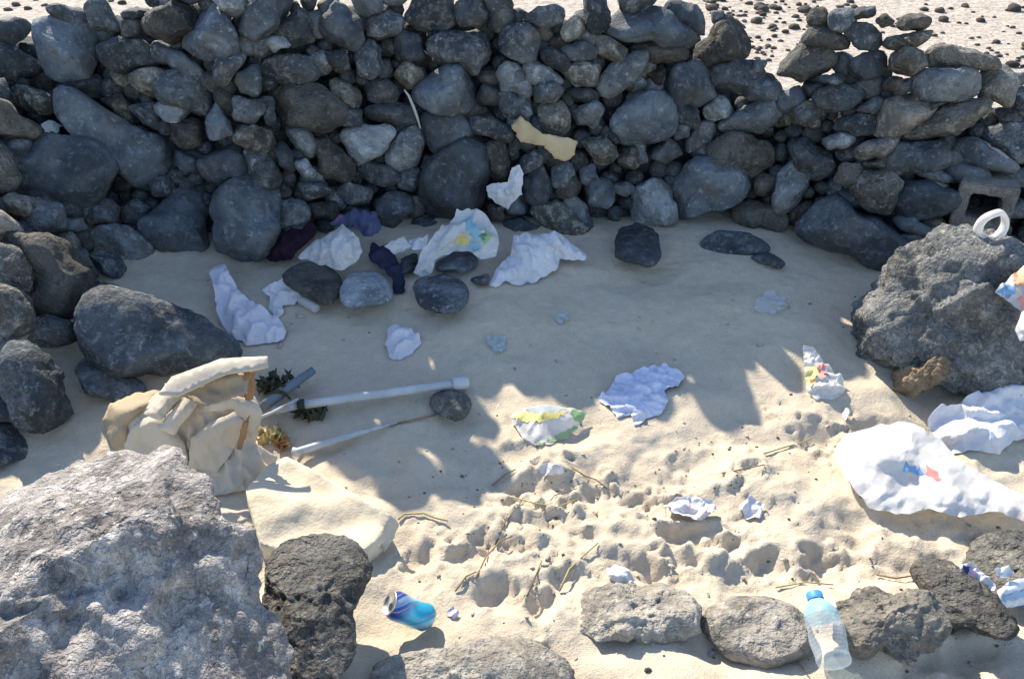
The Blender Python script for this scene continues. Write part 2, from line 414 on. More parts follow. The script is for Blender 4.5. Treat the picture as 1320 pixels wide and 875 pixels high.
# ------------------------------------------------------------------ stones
_ico = {}
def ico(sub):
    if sub not in _ico:
        import bmesh
        bm = bmesh.new(); bmesh.ops.create_icosphere(bm, subdivisions=sub, radius=1)
        _ico[sub] = (np.array([v.co[:] for v in bm.verts]), np.array([[v.index for v in f.verts] for f in bm.faces])); bm.free()
    return _ico[sub]
def poly_stats(poly):
    P = np.asarray(poly, float); x, y = P[:, 0], P[:, 1]; x2, y2 = np.roll(x, -1), np.roll(y, -1)
    cr = x*y2-x2*y; A = cr.sum()/2
    return ((x+x2)*cr).sum()/(6*A), ((y+y2)*cr).sum()/(6*A), abs(A)
def radial(poly, cx, cy, n=96, smooth=4):
    P = np.asarray(poly, float)-[cx, cy]; Q = np.roll(P, -1, 0)
    th = np.arange(n)*2*math.pi/n; d = np.stack([np.cos(th), np.sin(th)], 1)
    out = np.zeros(n)
    for a, b in zip(P, Q):
        e = b-a; den = d[:, 0]*e[1]-d[:, 1]*e[0]
        den = np.where(np.abs(den) < 1e-9, 1e-9, den)
        s = (a[0]*e[1]-a[1]*e[0])/den; u = (a[0]*d[:, 1]-a[1]*d[:, 0])/den
        ok = (s > 0) & (u >= -1e-6) & (u <= 1+1e-6)
        out = np.maximum(out, np.where(ok, s, 0))
    out[out == 0] = out[out > 0].mean()
    ker = np.exp(-(np.arange(-smooth*2, smooth*2+1)/smooth)**2); ker /= ker.sum()
    e = np.concatenate([out[-smooth*2:], out, out[:smooth*2]])
    return np.convolve(e, ker, 'valid')
def stone(name, poly, t, mat, seed, parent=None, thick=.85, rough=.07, facets=4, sub=4, fine=.02, back=0.0, pit=0.0, smooth=3, minthick=.05, cuts=(), lump=0.0, lean=0.0, dents=0, grow=1.07, dentr=1.0):
    rs = np.random.RandomState(seed)
    cx, cy, A = poly_stats(poly)
    rad = radial(poly, cx, cy, smooth=smooth)*grow
    r = rays(cx, cy); cen = r*t; cen[2] += CAM_H
    n = r/np.linalg.norm(r)
    right = np.array([1, 0, 0])-n*n[0]; right /= np.linalg.norm(right); up = np.cross(right, n)
    sz = math.sqrt(A/math.pi)/FPX*t; th = max(sz*thick, minthick)
    v, f = ico(sub); v = v.copy()
    pw = 2.0+rs.rand()*.9
    dk = rs.normal(size=(facets, 3)); 
    for k in range(facets):
        d = dk[k]; d[2] = -abs(d[2])-.25 if k % 3 else abs(d[2]); d /= np.linalg.norm(d)
        o = rs.uniform(.56, .86); s = v@d-o
        v -= np.outer(np.maximum(s, 0)*.93, d)
    for (w3, o) in cuts:                        # flat faces turned towards a given side of the place
        w3 = np.array(w3, float); w3 /= np.linalg.norm(w3); d = np.array([w3@right, w3@up, w3@n]); d /= np.linalg.norm(d)
        v -= np.outer(np.maximum(v@d-o, 0)*.95, d)
    v *= (1/np.power(np.power(np.abs(v)+1e-9, pw).sum(1), 1/pw)*np.linalg.norm(v, axis=1)*.6+.4)[:, None]
    rho = np.hypot(v[:, 0], v[:, 1]); ang = np.arctan2(-v[:, 1], v[:, 0]) % (2*math.pi)
    rr = np.interp(ang, np.arange(97)*2*math.pi/96, np.concatenate([rad, rad[:1]]))/FPX*t
    L = np.outer(v[:, 0]*rr, right)+np.outer(v[:, 1]*rr, up)+np.outer(v[:, 2]*th, n)
    if lean: L += np.outer((L@up)*lean, n)
    o3 = rs.rand(3)*40
    q = L/sz
    disp = rough*fbm(q*1.5+o3, 3) + fine*ridged(q*4+o3, 3) + lump*ridged(q*2.3+o3, 4)
    if pit:
        disp = disp + pit*(np.abs(pn(q*5+o3))+.6*np.abs(pn(q*10+o3))+.35*np.abs(pn(q*21+o3)) - .45)
    if dents:
        ci = rs.randint(0, len(q), dents); rad_ = rs.uniform(.03, .13, dents)*rs.choice([.6, 1, 1.3], dents)*dentr
        for c_, r_ in zip(ci, rad_):
            dd = ((q-q[c_])**2).sum(1)/(r_*r_); mk = dd < 6
            disp[mk] -= r_*.55*np.exp(-dd[mk]**2*.7)
    ln = np.linalg.norm(L, axis=1)[:, None]
    L = L + L/np.maximum(ln, 1e-6)*disp[:, None]*sz
    cen = cen + n*back
    return obj(name, mesh(name, L, f), mat, parent, cen)
def boulder(name, poly, label, mat, seed, sit=.3, thick=.9, cat='boulder', **kw):
    """a stone that lies on the sand: its distance is that of the ground it stands on"""
    P = np.asarray(poly, float); cx, cy, A = poly_stats(poly)
    yb, yt = P[:, 1].max(), P[:, 1].min()
    g = on_ground(cx, yb-sit*(yb-yt))[0]
    r = rays(cx, cy); t = g[1]/r[1]
    dep = math.asin(-r[2]/np.linalg.norm(r)); kw.setdefault('lean', .72/math.tan(dep)); kw.setdefault('grow', 1.0)
    o = stone(name, poly, t, mat, seed, thick=thick*.85, **kw)
    return tag(o, label, cat)

TILES = {}
def T(x0, y0, pts):
    return [(x0+pts[i]*.26515, y0+pts[i+1]*.26515) for i in range(0, len(pts), 2)]
b, s_, p_, n_, l_, d_, k_ = 'basalt', 'basalt_smooth', 'basalt_pale', 'basalt_brown', 'lava_porous', 'lava_dusty', 'pale_lichen_stone'
WALL = []   # (origin, material, points in the enlarged view)
def W(x0, y0, rows):
    for m, pts in rows: WALL.append((T(x0, y0, pts), m))
W(0, 0, [
 (s_, (-40,110,60,92,140,105,147,190,60,222,-40,210)), (b, (240,35,300,28,390,45,440,105,330,118,262,92)), (b, (395,30,450,0,510,0,580,140,520,168,430,112)),
 (b, (565,62,640,38,760,40,765,75,690,85,640,100,580,85)), (b, (595,95,680,100,665,165,590,185)), (s_, (170,180,220,108,340,105,440,112,500,190,495,320,400,378,250,372,178,300)),
 (b, (-40,215,70,232,165,300,172,352,60,388,-40,385)), (b, (505,225,600,188,700,208,765,262,742,325,600,352,528,332,498,280)), (n_, (660,125,760,50,860,5,990,-10,1000,90,905,205,780,215,680,172)),
 (s_, (890,205,1000,75,1050,15,1110,90,1175,190,1155,255,1050,292,925,252)), (p_, (1020,-40,1205,-40,1205,48,1130,95,1050,42)), (s_, (1190,60,1240,-30,1340,-30,1345,130,1300,170,1220,195,1165,150)),
 (s_, (815,250,920,258,992,350,982,402,880,372,828,312)), (b, (1058,290,1130,250,1215,258,1125,362,1080,432,1038,372)), (s_, (1138,372,1200,325,1245,308,1272,372,1252,462,1148,472)),
 (b, (1125,478,1268,465,1312,560,1240,605,1130,585)), (k_, (628,385,690,345,760,330,862,360,862,450,770,482,660,432)), (b, (255,452,330,398,480,368,522,420,485,492,400,500,300,505)),
 (s_, (300,520,400,452,440,460,490,520,650,610,740,660,800,650,872,730,862,820,790,900,680,915,590,860,500,725,380,672,328,592)),
 (d_, (-60,460,50,500,110,560,205,620,195,672,60,655,-60,645)), (k_, (75,432,150,418,255,480,245,542,140,562,58,492)), (k_, (498,482,590,458,655,540,560,548)),
 (s_, (100,745,160,685,200,662,360,668,480,702,565,790,545,920,430,1000,230,990,120,905)), (l_, (-50,690,30,715,62,762,78,880,30,930,-50,930)),
 (b, (765,400,870,348,1000,378,1042,470,1002,562,900,522,778,492)), (p_, (755,505,870,480,962,540,862,622,778,602)), (n_, (845,602,950,558,1012,620,982,702,900,722,838,672)),
 (k_, (1105,662,1170,600,1260,608,1295,680,1205,722)), (s_, (975,785,1060,708,1180,718,1215,800,1185,885,1080,905,1000,885)), (s_, (865,735,952,768,962,830,900,865,868,805)),
 (s_, (1000,592,1070,478,1132,590,1152,662,1060,705,1008,682)), (b, (1198,732,1290,738,1325,830,1285,888,1205,862)), (b, (-40,392,30,388,55,440,20,485,-40,485)),
 (b, (640,520,760,500,770,620,690,625)), (b, (1270,480,1330,470,1340,600,1290,610))])
W(330, 0, [
 (s_, (-50,-30,80,-45,190,-30,135,110,50,192,-20,175)), (b, (60,182,180,80,228,45,272,120,268,212,160,245)), (p_, (38,192,150,168,168,232,90,255)),
 (s_, (318,112,400,15,470,65,502,110,525,170,482,235,380,225,285,162)), (s_, (455,-25,540,-50,630,-20,602,62,540,92,478,62)), (b, (538,102,640,58,722,90,705,152,620,192,548,172)),
 (b, (478,262,540,198,612,230,624,322,560,384,498,352)), (s_, (668,232,690,168,780,148,832,200,822,272,740,304,678,292)), (b, (718,82,780,-20,870,-50,952,-15,972,102,880,142,798,132)),
 (b, (838,252,850,188,960,138,1100,158,1142,230,1112,302,1050,354,900,322)), (b, (966,28,1080,-25,1132,80,1100,152,988,122)), (b, (1108,-20,1180,-50,1235,-10,1252,102,1180,162,1128,112)),
 (s_, (1248,132,1330,100,1360,200,1330,285,1258,285,1238,202)), (p_, (1166,362,1230,298,1325,362,1345,450,1290,470,1208,442)), (s_, (1066,472,1120,388,1202,450,1192,504,1088,506)),
 (k_, (655,372,740,298,832,328,834,384,740,434)), (s_, (756,442,850,382,920,318,1000,328,1084,420,1074,502,1000,544,860,564,798,502)), (b, (338,262,430,238,454,332,388,364)),
 (b, (15,352,60,288,160,256,262,288,334,360,312,394,160,404,58,394)), (n_, (28,434,140,402,330,404,424,490,414,592,300,634,160,602,58,502)), (k_, (326,392,390,376,502,440,514,512,430,534,368,452)),
 (b, (516,402,640,388,694,450,664,514,528,502)), (b, (516,522,650,502,762,522,794,602,640,606,538,582)), (p_, (386,672,450,630,570,602,682,588,696,622,640,690,600,754,500,794,438,762)),
 (p_, (636,712,700,655,772,608,814,700,784,784,700,844,638,802)), (s_, (816,562,960,538,1042,600,1064,662,960,724,858,754,808,682)), (b, (1036,572,1130,556,1234,600,1254,694,1140,664,1058,644)),
 (n_, (1096,704,1200,680,1234,800,1204,874,1118,854)), (p_, (146,642,240,616,294,700,264,764,178,732)), (s_, (86,732,130,656,184,760,204,834,108,824)),
 (k_, (-40,622,80,628,94,702,20,754,-40,722)), (n_, (266,702,340,638,402,720,474,800,442,880,320,880,286,802)), (p_, (186,792,250,768,294,850,230,874)),
 (b, (-20,744,80,778,134,870,60,930,-20,900)), (b, (536,792,640,798,724,870,620,905,552,880,476,832)), (k_, (826,742,892,748,884,804,798,824)), (b, (1176,452,1325,460,1335,562,1240,574,1186,522)),
 (k_, (936,512,1042,508,1052,564,956,554)), (b, (690,850,790,800,800,870,760,930,690,910)), (b, (400,520,520,540,510,620,420,610))])
WALL.append(([(538,250),(558,208),(592,180),(614,182),(624,198),(629,235),(618,274),(575,284),(542,272)], s_))
W(650, 0, [
 (b, (-20,118,110,128,174,180,154,284,70,304,-10,260)), (b, (78,112,150,28,240,28,294,60,272,114,170,134)), (k_, (266,152,340,78,404,110,404,174,298,204)),
 (b, (386,-25,440,-45,494,-15,514,102,450,174,406,122)), (s_, (466,162,560,78,640,46,760,56,862,118,984,168,912,234,700,214,598,204)), (b, (546,-25,650,-45,744,-15,704,44,578,54)),
 (s_, (776,62,800,0,862,16,962,48,1004,120,962,164,878,132)), (b, (1006,58,1060,56,1074,104,1018,114)), (l_, (906,242,1000,178,1038,98,1090,98,1134,120,1184,200,1224,262,1160,275,1060,304,958,324,908,284)),
 (b, (1006,332,1110,278,1222,278,1274,350,1234,444,1128,474,1038,422)), (n_, (598,212,780,208,904,248,884,294,730,304,618,252)), (s_, (266,232,380,206,454,238,434,284,318,294)),
 (b, (156,262,240,228,322,288,314,344,218,334)), (k_, (426,172,520,188,614,258,564,304,456,262)), (p_, (96,312,150,286,240,348,294,402,190,414,108,394)), (k_, (266,342,380,298,464,328,444,414,338,414)),
 (p_, (446,402,520,318,640,256,694,278,674,344,560,454,498,474)), (b, (556,432,650,366,704,400,654,454)), (s_, (766,412,830,328,940,306,1022,380,1044,462,960,504,860,504,798,472)),
 (n_, (696,352,770,298,794,382,728,434)), (s_, (476,592,510,518,620,458,740,452,802,488,834,560,824,644,700,684,600,694,498,642)), (p_, (966,522,1040,466,1124,488,1124,544,1040,594,986,572)),
 (p_, (1026,614,1150,518,1260,478,1325,496,1345,560,1300,600,1230,644,1118,644)), (b, (816,492,900,508,964,540,934,624,848,592)), (p_, (886,684,960,586,1024,620,1002,694,898,744)),
 (n_, (972,724,1080,648,1200,646,1294,720,1318,800,1200,846,1056,824)), (p_, (1206,432,1270,398,1330,418,1330,494,1228,484)), (p_, (-20,312,60,306,124,400,92,444,-10,454)),
 (b, (116,422,240,398,294,440,252,504,148,494)), (s_, (286,452,350,416,454,448,464,504,348,504)), (k_, (156,512,260,488,324,560,304,654,218,644,168,582)), (b, (336,542,440,486,484,540,444,624,348,624)),
 (k_, (356,682,440,648,564,680,544,774,480,814,418,782)), (k_, (556,722,640,698,674,780,624,834,548,814)), (b, (696,722,780,666,864,690,874,774,780,794,698,784)),
 (b, (236,822,310,778,354,880,340,925,236,905)), (s_, (366,802,440,798,464,880,420,905,368,885)), (b, (16,442,100,448,114,552,38,594,-10,562)), (b, (826,602,904,608,894,664,828,684)),
 (b, (600,700,700,690,700,790,640,790)), (b, (460,680,560,700,560,640,490,610))])
WALL += [([(676,216),(698,207),(711,232),(706,262),(682,264)], s_), ([(814,272),(820,242),(845,232),(866,244),(875,270),(878,289),(852,297),(820,285)], p_),
 ([(864,250),(882,212),(915,198),(955,210),(966,250),(942,272),(900,284),(878,278)], s_), ([(944,266),(968,259),(1000,266),(1018,285),(1008,300),(975,297),(950,286)], n_),
 ([(998,258),(1005,222),(1020,208),(1037,214),(1040,240),(1026,268),(1006,277)], p_)]
W(970, 0, [
 (l_, (266,92,290,48,350,38,384,90,352,134,288,128)), (b, (378,62,470,38,504,110,440,154,378,132)), (b, (498,42,590,36,604,78,508,94)), (n_, (196,192,240,138,310,132,400,168,484,200,452,244,330,224,208,228)),
 (b, (446,142,520,116,600,138,650,180,604,244,520,234,448,192)), (n_, (116,352,150,268,220,228,320,228,412,268,420,290,340,354,230,394,138,388)), (l_, (616,202,680,178,862,148,874,192,780,234,638,238)),
 (l_, (646,262,760,208,834,240,844,312,780,374,688,354)), (s_, (466,312,520,268,620,248,654,332,580,384,478,372)), (l_, (712,112,745,58,800,72,864,94,834,144,728,144)), (l_, (596,102,640,68,694,110,640,134)),
 (l_, (826,282,900,218,1050,238,1194,290,1184,334,1000,334,868,324)), (p_, (782,402,830,348,950,340,1078,342,1088,472,920,494,828,484)), (l_, (1082,402,1100,338,1212,328,1274,400,1254,524,1128,484)),
 (b, (1266,442,1345,405,1345,565,1272,524)), (l_, (626,402,660,358,724,390,704,454,638,442)), (b, (696,402,784,378,794,454,698,464)), (d_, (592,592,620,518,700,472,790,462,864,498,854,562,740,644,700,668,618,654)),
 (l_, (720,684,760,618,900,518,970,476,1152,486,1174,522,1080,614,960,664,798,704)), (b, (316,442,420,418,534,430,504,514,400,544,298,502)), (p_, (506,532,600,468,644,490,592,564)), (b, (396,592,470,548,584,560,594,654,480,656,408,642)),
 (b, (306,372,440,356,464,402,400,424,308,402)), (k_, (156,532,240,488,324,510,324,624,218,604)), (p_, (326,682,420,648,494,660,484,704,380,734)), (l_, (492,742,550,678,694,666,694,704,640,764,518,784)),
 (b, (626,782,700,698,902,698,954,780,870,834,700,854)), (s_, (956,722,1020,678,1080,676,1254,780,1284,834,1150,824,998,782)), (b, (1106,622,1200,598,1345,608,1345,790,1268,774,1128,682)), (s_, (916,832,1000,786,1114,820,1160,880,1020,890,938,880)),
 (b, (176,702,250,676,364,740,404,804,332,874,198,854)), (n_, (406,782,520,798,534,880,460,905,400,880)), (l_, (536,792,632,768,644,814,556,814)), (b, (-10,292,62,298,64,364,-10,374)), (b, (-5,402,122,398,144,474,60,494,-5,474)),
 (b, (1180,530,1270,530,1320,600,1200,600)), (b, (860,500,960,490,900,520,860,560)), (b, (1160,830,1330,820,1340,900,1200,900)), (b, (1180,350,1320,360,1320,430,1270,420))])
W(0, 220, [
 (s_, (696,252,780,188,870,98,930,96,1032,160,1014,332,972,404,840,444,756,404)), (k_, (6,172,60,88,164,140,112,224,38,194)), (b, (136,202,200,126,294,170,304,274,210,314,128,264)), (s_, (296,232,390,226,424,282,318,324)),
 (b, (426,192,530,136,574,180,554,254,438,264)), (b, (596,182,660,136,744,180,694,264,608,254)), (p_, (416,314,560,258,690,308,744,392,652,464,540,404,438,344)), (b, (436,402,540,388,604,462,564,544,468,504)),
 (s_, (596,502,700,458,794,500,764,574,638,594)), (d_, (-60,170,0,185,60,248,114,312,60,352,-60,350)), (n_, (72,332,130,316,230,318,332,380,402,470,474,580,434,644,332,734,228,694,138,652,128,482)),
 (l_, (-60,345,0,356,72,380,128,452,128,605,60,575,-60,560)), (l_, (-60,565,60,578,132,650,144,772,62,854,-60,870)), (b, (136,722,240,700,344,740,354,824,240,864,128,834)), (b, (440,520,560,560,620,620,500,640,430,600)),
 (b, (760,430,800,520,740,560,690,470))])
WALL.append(([(271,322),(283,255),(308,228),(335,222),(354,250),(356,305),(330,332),(295,341),(275,335)], s_))
W(330, 220, [
 (p_, (96,152,170,138,252,160,274,202,250,244,108,284)), (b, (196,62,340,56,384,112,248,144)), (b, (376,62,450,38,564,90,544,154,458,164,388,112)), (s_, (556,142,650,98,754,120,764,194,650,254,568,214)),
 (b, (706,252,850,228,964,240,944,324,798,334,718,312)), (k_, (1126,162,1224,168,1204,244,1138,234)), (b, (1196,262,1325,238,1335,314,1218,324)), (b, (90,240,250,245,280,330,100,340)), (n_, (250,160,400,150,420,240,270,240)),
 (n_, (560,210,700,220,700,310,590,290)), (b, (960,210,1130,200,1130,290,1000,300)), (b, (400,170,560,170,560,240,420,240))])
W(650, 220, [
 (s_, (86,32,160,6,224,40,234,114,180,169,108,144)), (n_, (236,22,330,6,374,80,332,134,256,124)), (k_, (116,204,160,166,250,150,332,200,404,270,434,292,340,336,238,294)), (s_, (276,152,340,116,404,180,444,262,400,294,328,204)),
 (s_, (376,62,500,36,534,100,524,204,440,194,388,144)), (b, (496,62,600,56,644,90,590,124,538,104)), (s_, (-10,242,90,216,204,290,180,324,-10,334))])
W(970, 220, [
 (s_, (246,262,330,178,420,126,480,186,640,196,694,290,744,402,702,464,620,494,538,454,338,404,266,332)), (l_, (486,82,540,6,650,-10,734,50,694,132,660,204,558,184)), (s_, (676,142,720,66,820,46,1014,90,1004,194,940,244,828,244,718,194)),
 (s_, (686,232,750,196,874,290,854,324,718,284)), (d_, (866,46,910,36,964,80,920,104)), (p_, (886,294,920,246,964,290,900,324)), (b, (700,320,800,300,850,330,760,400)), (b, (740,0,900,0,1000,60,860,50)),
 (b, (1000,20,1100,0,1120,40,1040,60))])

for (x, y, rx, ry) in [(240,-30,28,30),(290,-45,30,32),(342,-45,30,32),(262,-80,26,22),(315,-92,26,22),(366,-72,22,22),(395,-20,22,18),(556,-25,22,24),(588,-28,18,18),(545,-58,20,18),(578,-60,20,18),(604,-30,14,18),(668,-20,20,18),(692,-14,16,14),(672,-46,18,14),(648,-44,18,18),(626,-22,16,18),(505,-16,24,20),(532,-28,18,18)]:  # unseen top stones, added and sized to shape the wall's cast shadow
    _r = random.Random(x); WALL.append(([(x+rx*math.cos(a)*_r.uniform(.85, 1.15), y+ry*math.sin(a)*_r.uniform(.85, 1.15)) for a in np.linspace(0, 2*math.pi, 9)[:-1]], _r.choice([b, s_, b])))
WALL += [([(958,98),(985,90),(1003,106),(996,130),(966,128)], b), ([(998,122),(1028,112),(1042,132),(1016,148),(1000,142)], s_), ([(1022,140),(1060,134),(1066,152),(1036,160)], b)]
wall = empty('dry_stone_wall', (0, 3.0, .15))
tag(wall, 'dry stone wall of dark basalt stones curving round the back of the sandy hollow', 'stone wall', kind='thing')
def build_wall():
    cs, W4, H4 = 3, 470, 150
    cov = np.zeros((H4, W4), bool)
    yy, xx = np.mgrid[0:H4, 0:W4]; qx = xx*cs+1.5-30; qy = yy*cs+1.5-30
    def inside(poly, x, y):
        P = np.asarray(poly); r = np.zeros(x.shape, bool)
        for (x1, y1), (x2, y2) in zip(P, np.roll(P, -1, 0)):
            c = ((y1 > y) != (y2 > y)); xi = (x2-x1)*(y-y1)/(y2-y1+1e-12)+x1
            r ^= c & (x < xi)
        return r
    cents = []
    for poly, m in WALL: cents.append(poly_stats(poly))
    ts, _ = face_t([c[0] for c in cents], [c[1] for c in cents])
    for k, ((poly, m), c, t) in enumerate(zip(WALL, cents, ts)):
        rs = random.Random(k*17+3)
        px = math.sqrt(c[2])
        stone('stone', poly, t + .02 + rs.uniform(-.015, .02), M[m], 100+k, wall, thick=rs.uniform(.9, 1.25), rough=.13, facets=rs.choice([3, 5, 7, 9, 11]), smooth=rs.choice([2, 3, 4]),
              sub=4 if px > 45 else 3, fine=.030 if m != s_ else .014, pit=.05 if m in (l_, d_) else (.02 if m == b else 0), minthick=.06)
        cov |= inside(poly, qx, qy)
    # small stones wedged in the joints
    top = np.interp(qx, [-30,0,60,130,200,390,430,850,970,1020,1040,1060,1100,1200,1280,1350], [40,45,32,24,-24,-26,-6,16,105,135,95,75,58,72,115,140])
    bot = np.interp(qx, [-30,0,60,130,200,330,430,540,640,700,820,900,1000,1100,1160,1350], [560,540,470,370,338,330,300,280,285,292,285,275,290,330,340,340])
    region = (qy > top+12) & (qy < bot-8)
    free = region & ~cov
    idx = np.argwhere(free); rs = np.random.RandomState(5); rs.shuffle(idx)
    fl = []
    for (i, j) in idx:
        if not free[i, j]: continue
        x, y = qx[i, j], qy[i, j]; r = rs.uniform(11, 19)
        near_ = ((qx-x)**2+(qy-y)**2) < 81
        if free[near_].mean() < .62: continue                     # narrow joints stay open and dark
        el = rs.uniform(.65, 1.0); an = rs.uniform(0, 3.14); n = rs.randint(6, 9)
        poly = []
        for q in range(n):
            a = 2*math.pi*q/n+rs.uniform(-.2, .2); u, v = r*math.cos(a)*rs.uniform(.85, 1.1), r*el*math.sin(a)*rs.uniform(.85, 1.1)
            poly.append((x+u*math.cos(an)-v*math.sin(an), y+u*math.sin(an)+v*math.cos(an)))
        fl.append(poly); free &= ~(((qx-x)**2+(qy-y)**2) < (r*.95)**2)
    cents = [poly_stats(p) for p in fl]; ts, _ = face_t([c[0] for c in cents], [c[1] for c in cents])
    budget = 296-len(WALL)
    order = sorted(range(len(fl)), key=lambda k: -cents[k][2])
    rest = []
    for r, k in enumerate(order):
        m = [b, s_, b, n_, p_, k_][k % 6]
        if r < budget:
            stone('stone', fl[k], ts[k]+.07, M[m], 900+k, wall, thick=1.5, rough=.08, facets=2, sub=3, fine=.012)
        else: rest.append(k)
    # hidden core and the smallest wedges: one joined part
    Vs, Fs, off = [], [], 0
    v0, f0 = ico(2); rs = np.random.RandomState(11)
    def lump(c, r):
        nonlocal off
        sc = np.array([rs.uniform(.8, 1.2)*r for _ in range(3)]); v = v0*sc*(1+.18*pn(v0*1.6+rs.rand(3)*50))[:, None]
        Vs.append(v+c); Fs.append(f0+off); off += len(v0)
    for k in rest:
        t = ts[k]+.07; r = rays(cents[k][0], cents[k][1]); c = r*t; c[2] += CAM_H
        lump(c, math.sqrt(cents[k][2]/math.pi)/FPX*t)
    ctop = lambda px: np.interp(px, [-200,0,60,130,220,420,520,870,970,1020,1040,1060,1100,1200,1280,1500], [60,60,55,45,25,30,30,30,130,165,150,125,110,125,150,170])
    for px in np.arange(-150, 1480, 38):
        for lay in range(3):
            y = ctop(px)+16+lay*26 + rs.uniform(-6, 6)
            yb = np.interp(px, [0,60,130,200,330], [300,280,260,300,300])
            while y < (yb if px < 330 else 300):
                t, r = face_t(px+rs.uniform(-9, 9), y); tt = t[0]+.20+.17*lay
                c = r[0]*tt; c[2] += CAM_H
                lump(c, rs.uniform(.085, .11)); y += 32
    o = obj('rubble_fill', mesh('rubble_fill', np.concatenate(Vs), np.concatenate(Fs)), M['basalt'], wall)
    tag(o, kind='stuff')
    print('wall stones', len(WALL), 'fill', len(fl), 'rest', len(rest))
build_wall()

